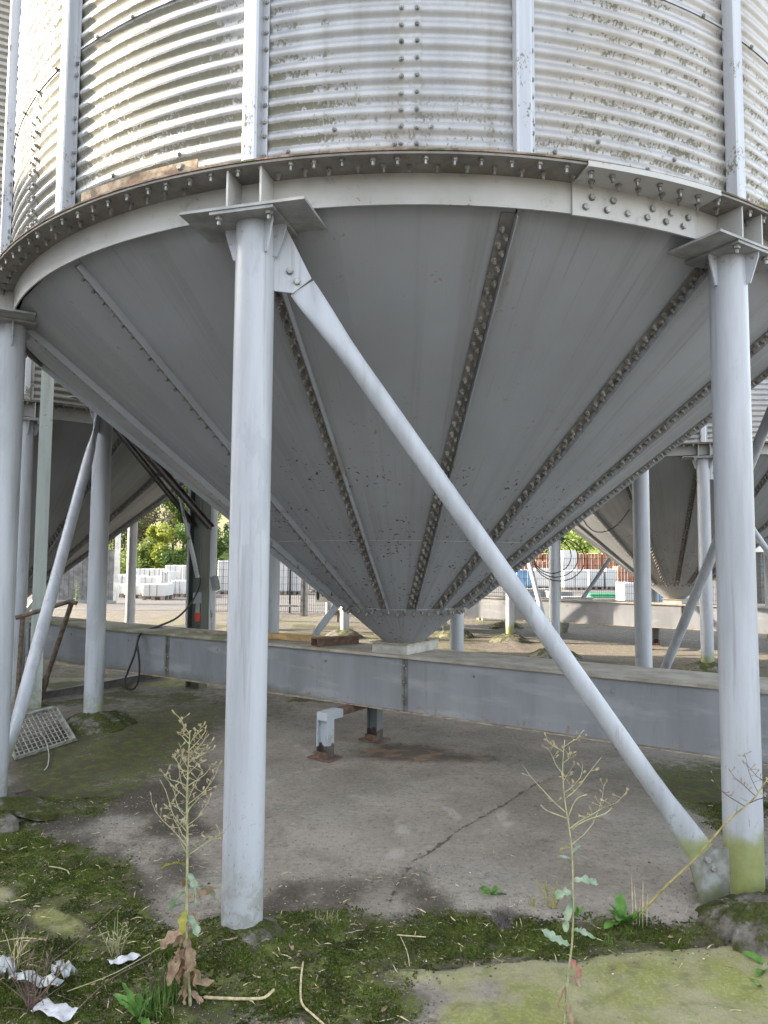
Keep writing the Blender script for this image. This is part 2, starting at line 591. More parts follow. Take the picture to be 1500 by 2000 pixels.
def ground_mat():
    k = Mat('ground_concrete')
    (moss, lich, soil), scuff = k.attr('mask_a')  # soil also carries painted contact shade at the feet and under the grating
    (rust, crack, far), bright = k.attr('mask_b')
    px_, py_, pz_ = k.xyz()
    sun_strip = k.mul(k.step(px_, 2.2, 4.0), k.step(py_, 10.3, 11.2), k.step(py_, 15.0, 17.0, True))  # sunlit strip painted in
    off_strip = k.math('SUBTRACT', 1.0, k.mul(sun_strip, .92))
    soil, moss, lich = k.mul(soil, off_strip), k.mul(moss, off_strip), k.mul(lich, off_strip)
    farm = k.mul(k.step(py_, 6.3, 8.0), k.step(py_, 16.0, 20.0, True), off_strip)
    moss = k.math('MAXIMUM', moss, k.mul(farm, .8, k.step(k.noise(.85, 5, .6), .46, .60)))
    lich = k.math('MAXIMUM', lich, k.mul(k.step(py_, 7.5, 9.0), k.step(py_, 17.0, 20.0, True), .75, off_strip, k.step(k.noise(.7, 4, .6, k.stretch((1.0, 1.6, 1))), .47, .58)))
    n1 = k.noise(1.7, 6, .62)
    n2 = k.noise(11, 6, .7)
    n3 = k.noise(70, 5, .7)
    n4 = k.noise(260, 3, .7)
    conc = k.mix(k.step(n1, .32, .68), (.178, .152, .122), (.280, .248, .208))
    conc = k.mix(k.mul(k.step(n2, .50, .70), k.step(k.noise(2.6, 4, .6), .40, .62), .75), conc, (.095, .082, .072))
    conc = k.mix(k.mul(k.step(k.noise(.8, 3), .45, .62), .35), conc, (.21, .215, .18))
    conc = k.mix(k.mul(k.step(n3, .52, .72), .40), conc, (.34, .315, .29))
    conc = k.mix(k.mul(k.step(n4, .58, .7), .45), conc, (.10, .092, .085))
    pit = k.noise(34, 8, .75)
    conc = k.mix(k.mul(k.step(pit, .53, .62), .55), conc, (.085, .075, .064))
    conc = k.mix(k.mul(k.step(pit, .36, .44, True), .40), conc, (.38, .35, .315))
    conc = k.mix(k.mul(k.step(k.noise(420, 2), .60, .68), .5), conc, (.42, .40, .37))
    conc = k.mix(k.mul(sun_strip, .85), conc, k.mix(k.step(n2, .35, .7), (.40, .36, .30), (.30, .265, .21)))
    sc = k.step(k.math('ADD', scuff, k.mul(k.math('SUBTRACT', n2, .5), .9)), .35, .75)
    conc = k.mix(k.mul(sc, .50, k.step(pit, .34, .56)), conc, (.42, .385, .35))
    rs = k.step(k.math('ADD', rust, k.mul(k.math('SUBTRACT', n2, .5), .7)), .18, .70)
    conc = k.mix(k.mul(rs, .8), conc, k.mix(k.step(k.noise(6, 4), .45, .65), (.055, .040, .032), (.19, .11, .055)))
    so = k.step(k.math('ADD', soil, k.mul(k.math('SUBTRACT', k.math('ADD', k.mul(n2, .5), k.mul(n3, .5)), .5), 1.3)), .3, .75)
    soilc = k.mix(k.step(n3, .35, .65), (.040, .034, .025), (.090, .078, .060))
    soilc = k.mix(k.mul(k.step(n2, .56, .70), .7), soilc, (.15, .135, .115))
    conc = k.mix(so, conc, soilc)
    li = k.step(k.math('ADD', lich, k.mul(k.math('SUBTRACT', k.math('ADD', k.mul(n2, .6), k.mul(n3, .4)), .5), 1.0)), .3, .62)
    lichc = k.mix(k.step(k.noise(3.2, 5, .65), .36, .62), (.19, .20, .055), (.26, .24, .15))
    lichc = k.mix(k.mul(k.step(n3, .42, .72), .6), lichc, (.34, .34, .16))
    lichc = k.mix(k.mul(k.step(n2, .50, .66), .7), lichc, (.15, .15, .07))
    lichc = k.mix(k.mul(k.step(n4, .55, .68), .5), lichc, (.10, .095, .05))
    conc = k.mix(li, conc, lichc)
    mo = k.step(k.math('ADD', moss, k.mul(k.math('SUBTRACT', k.math('ADD', k.mul(n2, .6), k.mul(n3, .4)), .5), 1.5)), .35, .72)
    mossc = k.mix(k.step(n2, .35, .65), (.045, .048, .015), (.095, .112, .026))
    mossc = k.mix(k.mul(k.step(n4, .5, .7), .5), mossc, (.13, .16, .035))
    mossc = k.mix(k.mul(k.step(k.noise(7, 5, .7), .46, .60), .75), mossc, (.058, .046, .032))
    conc = k.mix(mo, conc, mossc)
    cr = k.step(k.math('ADD', k.math('MULTIPLY', k.math('SUBTRACT', 1.0, crack), .2), k.math('ADD', k.mul(k.math('SUBTRACT', n3, .5), .05), k.mul(k.math('SUBTRACT', n2, .5), .07))), .000, .010, True)
    conc = k.mix(k.mul(cr, .72), conc, (.055, .048, .04))
    k.set(conc, .9, 0, .25)
    h = k.math('ADD', k.mul(n2, .5), k.math('ADD', k.mul(n3, .35), k.mul(n4, .22)))
    h = k.math('ADD', h, k.math('ADD', k.mul(mo, .5), k.mul(cr, -.8)))
    k.set(bump=h, bump_s=.8, bump_d=.012)
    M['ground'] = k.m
    k = Mat('yard_paving')
    n1, n2, n3 = k.noise(.35, 5), k.noise(4, 6, .65), k.noise(50, 4)
    c = k.mix(k.step(n1, .3, .7), (.085, .080, .078), (.125, .118, .112))
    c = k.mix(k.mul(k.step(n2, .5, .7), .5), c, (.055, .053, .052))
    c = k.mix(k.mul(k.step(k.noise(1.0, 4, .6, k.stretch((.25, 2.5, 1))), .52, .64), .5), c, (.06, .055, .05))
    k.set(c, .9, 0, .25, bump=n3, bump_s=.4, bump_d=.01)
    M['yard'] = k.m
    k = Mat('hill_grass')
    c = k.mix(k.step(k.noise(.25, 6, .65), .3, .7), (.06, .09, .02), (.20, .24, .06))
    k.set(c, .95, 0, .1, bump=k.noise(2, 5), bump_s=1, bump_d=.5)
    M['hill'] = k.m
    k = Mat('footing_concrete')
    n2, n3 = k.noise(14, 6, .7), k.noise(70, 5, .7)
    c = k.mix(k.step(n2, .35, .7), (.085, .075, .06), (.20, .188, .165))
    c = k.mix(k.mul(k.step(n3, .60, .72), .5), c, (.30, .29, .27))
    mo = k.step(k.noise(6.5, 6, .7), .42, .54)
    c = k.mix(mo, c, k.mix(k.step(n3, .3, .7), (.028, .034, .010), (.075, .085, .02)))
    k.set(c, .92, 0, .2, bump=k.math('ADD', n2, k.mul(n3, .6)), bump_s=.9, bump_d=.02)
    M['footing'] = k.m


ground_mat()

# ------------------------------------------------------------------ ground
CX, CY = .166, 5.794                     # centre of the near silo
AZ0, RC = -14.57, 2.925                  # azimuth of its first column (from -Y, clockwise positive), column circle


def cyl(r, a, z):
    a = R(a)
    return Vector((r * math.sin(a), -r * math.cos(a), z))


def colpos(i, c=(CX, CY)):
    p = cyl(RC, AZ0 + 45 * i, 0)
    return Vector((c[0] + p.x, c[1] + p.y, 0))


SILOS = {'main': (CX, CY), 'left': (-5.33, 9.92), 'right': (5.23, 12.6), 'middle': (-.02, 16.7)}


def poly_mask(x, y, px, warp=.10, seed=3, z=0.0):
    P = [gnd(a, b, z) for a, b in px]
    wx = x + warp * (fbm(x * 4, y * 4, seed) - .5) * 2
    wy = y + warp * (fbm(x * 4, y * 4, seed + 9) - .5) * 2
    ins = np.zeros(x.shape, bool)
    n = len(P)
    for i in range(n):
        a, b = P[i], P[(i + 1) % n]
        c = (a.y > wy) != (b.y > wy)
        with np.errstate(divide='ignore', invalid='ignore'):
            t = (b.x - a.x) * (wy - a.y) / (b.y - a.y + 1e-12) + a.x
        ins ^= c & (wx < t)
    return ins.astype(float)


def seg_dist(x, y, pts):
    d = np.full(x.shape, 9.0)
    for a, b in zip(pts[:-1], pts[1:]):
        dx, dy = b.x - a.x, b.y - a.y
        t = np.clip(((x - a.x) * dx + (y - a.y) * dy) / (dx * dx + dy * dy), 0, 1)
        d = np.minimum(d, np.hypot(x - a.x - t * dx, y - a.y - t * dy))
    return d


MOUNDS = []
for nm, c in SILOS.items():
    for i in range(8):
        p = colpos(i, c)
        if nm == 'main' and i in (0, 1, 7): continue
        if p.y > 1: MOUNDS.append((p.x, p.y, .30, .10))
MOUNDS += [(-.60, 2.92, .24, .10), (-.68, 2.62, .3, .03), (1.72, 3.28, .34, .10), (-2.38, 4.32, .30, .06)]


def ground_h(x, y):
    x, y = np.asarray(x, float), np.asarray(y, float)
    near = np.clip((16 - y) / 8, 0, 1)
    h = (fbm(x * .9, y * .9, 1) - .5) * .035 + (fbm(x * 5, y * 5, 5) - .5) * .022 * np.clip((5.2 - y) / 1.5, .25, 1)
    h = h * near
    dip = np.exp(-((y - (3.02 + .06 * np.sin(x * 2.1))) / .16) ** 2) * np.clip((x + .45) / .3, 0, 1)
    h = h - .022 * dip
    for mx, my, mr, mh in MOUNDS:
        h = h + mh * np.exp(-((x - mx) ** 2 + (y - my) ** 2) / (mr * mr * .6)) * (.7 + .6 * (fbm(x * 7, y * 7, 11) - .5))
    return h


def gh(x, y):
    return float(ground_h(np.array([x]), np.array([y]))[0])


def gat(px, py, dz=0.0):                 # the ground point at a pixel, standing on the real surface
    z = 0.0
    for _ in range(4):
        p = gnd(px, py, z)
        z = gh(p.x, p.y)
    return Vector((p.x, p.y, z + dz))


def build_ground():
    def axis(lo, hi, st, ext, n):
        a = np.arange(lo, hi, st)
        g = np.geomspace(st, ext, n).cumsum()
        return np.concatenate([lo - g[::-1], a, a[-1] + g])
    xs = axis(-2.6, 2.9, .022, 60, 34)
    ys = axis(2.0, 4.9, .022, 60, 60)
    ys = ys[ys > -60]
    X, Y = np.meshgrid(xs, ys)
    x, y = X.ravel(), Y.ravel()
    z = ground_h(x, y)
    nx, ny = len(xs), len(ys)
    nearm = np.clip((9 - y) / 2, 0, 1)
    f1, f2 = fbm(x * 1.3, y * 1.3, 21), fbm(x * 4, y * 4, 31)
    moss = .25 * np.clip(f1 * 2 - .8, 0, 1)
    moss = np.maximum(moss, .95 * poly_mask(x, y, [(470, 1795), (640, 1770), (760, 1800), (930, 1770), (1120, 1790), (1330, 1800),
                      (1500, 1800), (1500, 1850), (1280, 1855), (1050, 1880), (850, 1895), (640, 1905), (560, 2000), (380, 2000), (380, 1830)]))
    moss = np.maximum(moss, .90 * poly_mask(x, y, [(-120, 1560), (60, 1620), (150, 1640), (250, 1690), (330, 1780), (420, 1850), (420, 2040), (-200, 2040)], .16))
    moss = np.maximum(moss, .62 * poly_mask(x, y, [(20, 1470), (230, 1400), (430, 1360), (420, 1440), (330, 1520), (200, 1580), (50, 1620)], .2))
    moss = np.maximum(moss, .5 * poly_mask(x, y, [(430, 1350), (760, 1385), (1150, 1450), (1300, 1480), (1150, 1475), (760, 1420), (430, 1420)], .15))
    moss = np.maximum(moss, .60 * poly_mask(x, y, [(160, 1370), (430, 1340), (720, 1385), (560, 1420), (300, 1430)], .25))
    moss = np.maximum(moss, .72 * poly_mask(x, y, [(1240, 1480), (1420, 1480), (1500, 1500), (1500, 1640), (1420, 1640), (1300, 1560)], .12))
    moss = np.maximum(moss, .95 * poly_mask(x, y, [(560, 1900), (700, 1890), (790, 1930), (840, 2030), (540, 2030)], .12))
    moss = np.maximum(moss, .75 * np.clip((f2 - .38) * 5, 0, 1) * ((y > 7.4) & (y < 12.8)))
    lich = .9 * poly_mask(x, y, [(610, 1905), (860, 1888), (1050, 1875), (1290, 1850), (1520, 1845), (1700, 2060), (560, 2060)], .11)
    lich = lich * (1 - poly_mask(x, y, [(625, 1900), (700, 1895), (770, 1925), (830, 1965), (850, 2040), (600, 2040)], .12)) * np.clip(1.3 - 1.5 * np.clip(fbm(x * 5.1, y * 6.2, 91) - .54, 0, 1) * 4, .3, 1)
    lich = np.maximum(lich, .9 * poly_mask(x, y, [(38, 1762), (75, 1756), (165, 1800), (182, 1822), (170, 1842), (105, 1834), (60, 1800)], .02))
    lich = np.maximum(lich, .8 * poly_mask(x, y, [(-60, 1720), (20, 1722), (45, 1752), (-10, 1768), (-60, 1770)], .02))
    lich = np.maximum(lich, .7 * poly_mask(x, y, [(190, 1818), (255, 1832), (235, 1868), (180, 1862)], .03))
    lich = np.maximum(lich, .8 * np.clip((fbm(x * 1.1, y * 1.6, 77) - .42) * 6, 0, 1) * ((y > 8.2) & (y < 14)))
    moss = moss * (1 - .85 * np.clip(lich * 1.2 - .1, 0, 1))
    soil = np.maximum(.75 * poly_mask(x, y, [(-60, 1420), (160, 1370), (430, 1340), (600, 1360), (440, 1440), (200, 1480), (-60, 1560)], .25) * (.4 + f2), .5 * poly_mask(x, y, [(430, 1340), (1450, 1480), (1450, 1540), (1180, 1475), (430, 1400)], .2) * (.4 + f2))
    soil = np.maximum(soil, .95 * poly_mask(x, y, [(20, 1500), (330, 1420), (430, 1480), (400, 1640), (440, 1800), (640, 1800), (900, 1790), (1300, 1800), (1500, 1790),
                                  (1500, 1860), (560, 1920), (560, 2040), (-200, 2040), (-200, 1600)], .2) * (.55 + .7 * f2))
    soil = np.maximum(soil, .8 * poly_mask(x, y, [(440, 1690), (640, 1700), (900, 1690), (940, 1740), (1200, 1780), (700, 1790), (480, 1800)], .2) * np.clip((fbm(x * 7, y * 7, 131) - .42) * 7, 0, 1))
    soil = np.maximum(soil, .95 * poly_mask(x, y, [(10, 1375), (120, 1378), (150, 1450), (30, 1495)], .05))  # dark hollow under the grating: shade painted in through the soil mask
    for i in (-2, -1, 0, 1):
        p_ = colpos(i)
        soil = np.maximum(soil, np.exp(-(np.hypot(x - p_.x, y - p_.y + .05) / .26) ** 2))  # contact shade round the column feet, painted in together with dirt
    for p_ in (gnd(640, 1482), gnd(735, 1447)):
        soil = np.maximum(soil, .7 * np.exp(-(np.hypot(x - p_.x, y - p_.y) / .16) ** 2))  # contact shade at the trestle feet, also painted through the mask
    soil = np.maximum(soil, .45 * ((y > 6.6) & (y < 12)) * f1)
    scuff = np.zeros(len(x))
    for arc in ([(690, 1555), (745, 1575), (785, 1610), (790, 1650), (760, 1680)], [(850, 1560), (885, 1590), (900, 1605)],
                [(520, 1530), (570, 1510), (620, 1502)], [(960, 1620), (975, 1600), (990, 1570)], [(930, 1640), (990, 1610)],
                [(560, 1440), (600, 1470), (620, 1490)], [(1090, 1520), (1180, 1590), (1240, 1640)]):
        d = seg_dist(x, y, [gnd(*q) for q in arc])
        scuff = np.maximum(scuff, .85 * np.exp(-(d / .055) ** 2) * np.clip(fbm(x * 9, y * 9, 141) * 3 - .9, 0, 1))
    scuff = np.maximum(scuff, .50 * np.exp(-(np.hypot(x - .35, (y - 4.0) * .8) / .8) ** 2) * (f2 + .2))
    c0 = gnd(790, 1468)
    soil = np.where(y < 6.4, soil * np.clip((fbm(x * 4.3, y * 3.6, 151) - .22) * 4.0, .35, 1.15), soil)
    rust = np.exp(-(np.hypot((x - c0.x) / .42, (y - c0.y) / .28)) ** 2)
    c1 = gnd(880, 1478)
    rust = np.maximum(rust, .7 * np.exp(-(np.hypot((x - c1.x) / .5, (y - c1.y) / .18)) ** 2))
    wob = (fbm(x * 9, y * 9, 41) - .5) * .05
    d = seg_dist(x + wob, y + wob, [gnd(*q) for q in ((800, 1682), (850, 1655), (900, 1615), (985, 1570), (1040, 1532), (1120, 1500), (1200, 1462), (1290, 1410))])
    d2 = seg_dist(x + wob, y + wob, [gnd(*q) for q in ((760, 1760), (800, 1690), (850, 1708), (925, 1730))])
    d3 = seg_dist(x + wob * .6, y + wob * .6, [gnd(*q) for q in ((590, 1912), (760, 1897), (1010, 1882), (1200, 1862), (1330, 1845), (1500, 1838))])
    crack = np.minimum(np.minimum(d, d2 + .003), d3 + .002)
    z = z - .010 * np.exp(-(crack / .02) ** 2) * nearm
    crack = 1 - np.clip(crack, 0, .2) * 5 * (y < 9)
    z = z + (.010 + .020 * (fbm(x * 13, y * 13, 95) - .35)) * np.clip(lich, 0, 1) * (y < 3.2)                  # the crusted slab stands a little proud
    z = z + .014 * np.clip(moss - .4, 0, 1) * fbm(x * 14, y * 14, 51) * (y < 5)
    def blur(m_, it):
        m_ = m_.reshape(ny, nx).copy()
        for _ in range(it):
            m_[1:-1] = (m_[:-2] + 2 * m_[1:-1] + m_[2:]) / 4
            m_[:, 1:-1] = (m_[:, :-2] + 2 * m_[:, 1:-1] + m_[:, 2:]) / 4
        return m_.ravel()
    moss, soil, lich = blur(moss, 18), blur(soil, 22), blur(lich, 7)
    V = np.stack([x, y, z], 1)
    idx = np.arange(nx * ny).reshape(ny, nx)
    F = np.stack([idx[:-1, :-1], idx[:-1, 1:], idx[1:, 1:], idx[1:, :-1]], -1).reshape(-1, 4)
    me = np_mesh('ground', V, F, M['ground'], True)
    for nme, ch in (('mask_a', (moss, lich, soil, scuff)), ('mask_b', (rust, crack, 0 * x, 0 * x))):
        at_ = me.attributes.new(nme, 'FLOAT_COLOR', 'POINT')
        at_.data.foreach_set('color', np.stack(ch, 1).astype(np.float32).ravel())
    g = obj('ground', me)
    tag(g, kind='structure')
    return xs, ys, z.reshape(ny, nx), moss.reshape(ny, nx), lich.reshape(ny, nx), soil.reshape(ny, nx)


GXS, GYS, GZ, G_MOSS, G_LICH, G_SOIL_SHADE = build_ground()

yard = MB()
yard.add([(-60, 20.6, .006), (60, 20.6, .006), (60, 130, .006), (-60, 130, .006)], [(0, 1, 2, 3)])
tag(yard.build('paved_yard', M['yard']), kind='structure')

# ------------------------------------------------------------------ grain silos
Z_RB, Z_FL = 3.045, 3.183                # lower edge of the ring web, underside of its flange
WALL_R, PITCH = 2.946, .076
HT, HB = (2.90, 3.07), (.50, 1.163)      # hopper cone: radius, height at top and bottom
HW = 1.665                               # level of the horizontal weld
SLOPE = Vector((HB[0] - HT[0], HB[1] - HT[1]))
SLEN = SLOPE.length
SD = SLOPE / SLEN                        # down the cone in (r, z)
SN = Vector((-SD.y, SD.x))               # outward normal in (r, z)
if SN.x < 0: SN = -SN
COL_TOP = 2.985


def cone_r(z): return HT[0] + (z - HT[1]) * (HB[0] - HT[0]) / (HB[1] - HT[1])


def corr_sheet(z0, z1, a_span, nseg, dr=0.0, flat_low=False, per=8):
    n = int(round((z1 - z0) / PITCH * per))
    zs = np.linspace(z0, z1, n + 1)
    amp = np.full(n + 1, .0092)
    if flat_low: amp = amp * np.clip((zs - (z0 + .035)) / .03, 0, 1)
    rr = WALL_R + dr + amp * np.sin(2 * PI * (zs - 3.2) / PITCH)
    az = np.radians(np.linspace(0, a_span, nseg + 1))
    lap = np.where(np.arange(nseg + 1) == nseg, .004, 0.0)
    V = []
    for j, a in enumerate(az):
        r_ = rr + lap[j]
        V.append(np.stack([r_ * math.sin(a), -r_ * math.cos(a), zs], 1))
    V = np.concatenate(V)
    idx = np.arange((nseg + 1) * (n + 1)).reshape(nseg + 1, n + 1)
    F = np.stack([idx[:-1, :-1], idx[1:, :-1], idx[1:, 1:], idx[:-1, 1:]], -1).reshape(-1, 4)
    return np_mesh('wall_sheet', V, F, M['sheet'], True)


def revolve(prof, a0, a1, n, close=True):           # closed profile of (r, z) swept from a0 to a1 degrees
    mb = MB()
    rings = [[cyl(r, a0 + (a1 - a0) * i / n, z) for r, z in prof] for i in range(n + 1)]
    full = abs(a1 - a0) > 359
    mb.loft(rings, close, close and not full)
    return mb


def bolt_mb(rw, rn, hn, rs, hs, hexhead=False):     # axis +Z: washer, nut, stud
    mb = MB()
    def ring_(r, z, n, o=0): return [Vector((r * math.cos(2 * PI * k / n + o), r * math.sin(2 * PI * k / n + o), z)) for k in range(n)]
    mb.loft([ring_(rw, 0, 8), ring_(rw, .003, 8)])
    mb.loft([ring_(rn, .002, 6), ring_(rn, hn * .85, 6), ring_(rn * .86, hn, 6)])
    if hs: mb.loft([ring_(rs, hn * .9, 6), ring_(rs, hn + hs, 6)])
    return mb


BOLT_RING = bolt_mb(.0150, .0130, .0125, .0075, .018)
BOLT_RIB = bolt_mb(.0155, .0135, .013, .0080, .016)
BOLT_HEAD = bolt_mb(.0165, .0150, .012, 0, 0)
SCREW = bolt_mb(.0115, .0095, .008, .004, .004)
BME = {}


def frame(p, zdir, spin=0.0):
    z = Vector(zdir).normalized()
    x = z.cross(Vector((0, 0, 1)))
    if x.length < 1e-3: x = Vector((1, 0, 0))
    x.normalize()
    y = z.cross(x)
    m = Matrix((x, y, z)).transposed().to_4x4()
    m.translation = Vector(p)
    return m @ Matrix.Rotation(spin, 4, 'Z')


def put_bolts(name, proto, mat, frames, parent, singles):
    """the first `singles` frames become objects sharing one mesh, the others one joined part"""
    key = (name, mat, id(proto))
    if key not in BME: BME[key] = proto.mesh(name, M[mat])
    for m in frames[:singles]: obj(name, BME[key], parent, mat4=m)
    rest = frames[singles:]
    if rest:
        mb = MB()
        for m in rest: mb.add([m @ Vector(p) for p in proto.v], proto.f)
        tag(mb.build(name, M[mat], parent), kind='stuff')


SHARE = {}


def shared(key, fn):
    if key not in SHARE: SHARE[key] = fn()
    return SHARE[key]


def hopper_panel(z0, z1):
    mb = MB()
    angs = (0.15, 6.8, 15.2, 22.5)
    top, bot, topi, boti = [], [], [], []
    for a in angs:
        top.append(cyl(cone_r(z1), a, z1))
        bot.append(cyl(cone_r(z0), a, z0))
        topi.append(cyl(cone_r(z1) - .004, a, z1 + .004))
        boti.append(cyl(cone_r(z0) - .004, a, z0 + .004))
    n = len(angs)
    fs = [(i, i + 1, n + i + 1, n + i) for i in range(n - 1)]
    fs += [(2 * n + i + 1, 2 * n + i, 3 * n + i, 3 * n + i + 1) for i in range(n - 1)]
    fs += [(0, n, 3 * n, 2 * n), (n - 1, 3 * n - 1, 4 * n - 1, 2 * n - 1)]
    mb.add(bot + top + boti + topi, fs)
    return mb.mesh('hopper_panel', M['hopper'])


def cone_frame(a, s):                   # point on the cone s metres below its top at azimuth a, with its axes
    r_, z_ = HT[0] + SD.x * s, HT[1] + SD.y * s
    p = cyl(r_, a, z_)
    rad, tan = cyl(1, a, 0), Vector((math.cos(R(a)), math.sin(R(a)), 0))
    d = rad * SD.x + Vector((0, 0, SD.y))
    nrm = rad * SN.x + Vector((0, 0, SN.y))
    return p, tan, d, nrm


def seam_rib():
    mb = MB()
    def pt(s, t, n):
        p, tan, d, nrm = cone_frame(0, s)
        return p + tan * t + nrm * n
    s0, s1 = .03, SLEN - .012
    for q, prof in enumerate(([(-.062, .001), (-.0005, .001), (-.0005, .007), (-.062, .007)], [(.0005, .0), (.0065, .0), (.0065, .042), (.0005, .042)])):
        mb.loft([[pt(s, t, n) for t, n in prof] for s in (s0, (s0 + s1) / 2, s1)])
    me = mb.mesh('seam_rib', M['rib'])
    me.materials.append(M['hopper'])
    for p in list(me.polygons)[len(me.polygons) // 2:]: p.material_index = 1
    return me


def rib_bolt_frames(a):
    out = []
    k = 0
    s = .10
    while s < SLEN - .05:
        for row, off in ((-.046, 0), (-.020, .037)):
            p, tan, d, nrm = cone_frame(a, s + off)
            if s + off < SLEN - .03: out.append(frame(p + tan * row + nrm * .007, nrm, random.random()))
        s += .075
    return out


def gusset_poly(w, h): return [(0, 0), (w, 0), (w, -.02), (.02, -h), (0, -h)]


def lathe(prof, n, mat, name, smooth='auto'):
    mb = MB()
    rings = [[Vector((r * math.cos(2 * PI * k / n), r * math.sin(2 * PI * k / n), z)) for k in range(n)] for r, z in prof]
    mb.loft(rings)
    return mb.mesh(name, mat, smooth)


def loft_line(mb, p0, p1, wdir, stations, n=14):    # stations: (distance, half width along wdir, half thickness)
    p0, p1 = Vector(p0), Vector(p1)
    d = (p1 - p0).normalized()
    w = (Vector(wdir) - d * Vector(wdir).dot(d)).normalized()
    t = d.cross(w)
    rings = []
    for s, a, b in stations:
        rings.append([p0 + d * s + w * (a * math.cos(2 * PI * k / n)) + t * (b * math.sin(2 * PI * k / n)) for k in range(n)])
    mb.loft(rings)
    return mb


def make_silo(label, detail):
    root = empty('grain_silo')
    tag(root, label, 'silo', 'grain silos on steel columns')
    # lower wall: two tiers of corrugated sheets, upper wall, roof
    sh0 = shared('sh0', lambda: corr_sheet(3.204, 4.16, 46.2, 40, 0.0, True))
    sh1 = shared('sh1', lambda: corr_sheet(4.126, 4.90, 46.2, 40, .0045))
    up = shared('up', lambda: corr_sheet(4.86, 9.0, 360, 96, .002, False, 5))
    for i in range(8): obj('wall_sheet', sh0, root, rz=R(-1.6 + 45 * i))
    for i in range(8): obj('wall_sheet', sh1, root, rz=R(-1.6 + 22.5 + 45 * i))
    obj('upper_wall', up, root)
    obj('roof', shared('roof', lambda: lathe([(3.02, 9.0), (3.02, 9.05), (.35, 10.6), (.35, 10.8), (.0, 10.85)], 32, M['stiff'], 'roof', False)), root)
    # posts on the wall: hat section with a bolted flange
    def post():
        mb = MB()
        prof = [(-.034, -.004), (-.034, .052), (-.024, .058), (.024, .058), (.034, .052), (.034, .006), (.062, .006), (.062, .0015), (.030, .0015), (.030, .050), (.022, .054), (-.022, .054), (-.030, .050), (-.030, -.004)]
        def P(t, n, z): return Vector((t, -(2.955 + n), z))
        mb.loft([[P(t, n, z) for t, n in prof] for z in (3.206, 6, 9.0)])
        return mb.mesh('wall_post', M['stiff'])
    pm = shared('post', post)
    for i in range(16): obj('wall_post', pm, root, rz=R(AZ0 + 22.5 * i))
    # ring beam
    rb = revolve([(2.920, Z_RB), (2.928, Z_RB), (2.929, Z_FL - .0005), (2.920, Z_FL - .0005)], 0, 89.85, 48)
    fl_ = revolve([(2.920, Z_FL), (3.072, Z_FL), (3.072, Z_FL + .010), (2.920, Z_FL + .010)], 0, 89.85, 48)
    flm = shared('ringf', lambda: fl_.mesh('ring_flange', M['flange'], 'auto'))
    rbm = shared('ring', lambda: rb.mesh('ring_beam', M['ring'], 'auto'))
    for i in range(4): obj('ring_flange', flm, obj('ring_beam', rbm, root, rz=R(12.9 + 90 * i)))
    edge = shared('edge', lambda: revolve([(2.88, Z_FL + .0125), (3.0765, Z_FL + .0125), (3.0765, Z_FL + .0205), (2.88, Z_FL + .0205)], 0, 360, 160).mesh('wall_foot', M['rusty_edge'], 'auto'))
    obj('wall_foot', edge, root)
    # splice plates over the joints of the ring
    sp = shared('splice', lambda: revolve([(2.930, Z_RB - .012), (2.941, Z_RB - .012), (2.942, Z_FL - .012), (3.084, Z_FL - .012), (3.084, Z_FL + .012), (3.0785, Z_FL + .012), (3.0785, Z_FL - .002), (2.930, Z_FL - .002)], 0, 13.0, 12).mesh('splice_plate', M['ring'], 'auto'))
    fr_sp = []
    for i in range(4):
        a0 = 12.6 + 90 * i
        obj('splice_plate', sp, root, rz=R(a0))
        for j in range(6):
            a = a0 + 1.2 + 2.05 * j
            fr_sp.append(frame(cyl(2.941, a, Z_RB + .030), cyl(1, a, 0), .3))
            if j not in (2,): fr_sp.append(frame(cyl(2.942, a + .6, Z_RB + .076), cyl(1, a, 0), .1))
    put_bolts('splice_bolt', BOLT_HEAD, 'bolt_zinc', fr_sp, root, 11 if detail else 0)
    # flange bolts
    fr = []
    N = 165
    for k in range(N):
        for row, off, rr in ((0, 0, 3.044), (1, .5, 2.985)):
            a = (k + off) * 360 / N + random.uniform(-.25, .25)
            rel = (a - 12.6) % 90
            dz = -.012 if 0 < rel < 13 else 0
            d_ = min(abs((a - AZ0 + 22.5) % 45 - 22.5), 99)
            if row and d_ < .9: continue
            if random.random() < .05: continue
            aa = a % 360
            if aa > 180: aa -= 360
            fr.append((abs(aa + 14), frame(cyl(rr + random.uniform(-.004, .004), a, Z_FL + dz), (random.uniform(-.06, .06), random.uniform(-.06, .06), -1), random.random())))
    fr.sort(key=lambda q: q[0])
    put_bolts('flange_bolt', BOLT_RING, 'bolt_zinc', [q[1] for q in fr], root, 128 if detail else 0)
    # hopper
    hp_u = shared('hpu', lambda: hopper_panel(HW + .0012, HT[1]))
    hp_l = shared('hpl', lambda: hopper_panel(HB[1], HW - .0012))
    rib = shared('rib', seam_rib)
    frs = []
    for i in range(16):
        a = AZ0 + 22.5 * i
        obj('hopper_panel', hp_u, root, rz=R(a))
        obj('hopper_panel', hp_l, root, rz=R(a))
        obj('seam_rib', rib, root, rz=R(a))
        aa = (a + 180) % 360 - 180
        pr = {1: 0, 0: 1, 2: 2, 15: 3}.get(i, 5 + abs(aa))
        frs += [(pr, q) for q in rib_bolt_frames(a)]
    frs.sort(key=lambda q: q[0])
    put_bolts('seam_bolt', BOLT_RIB, 'bolt_rust', [q[1] for q in frs], root, 290 if detail else 0)
    weld = shared('weld', lambda: revolve([(cone_r(HW) + .0005, HW - .002), (cone_r(HW) + .0022, HW), (cone_r(HW) - .001, HW + .003), (cone_r(HW) - .003, HW)], 0, 360, 48).mesh('weld_seam', M['weld']))
    obj('weld_seam', weld, root)
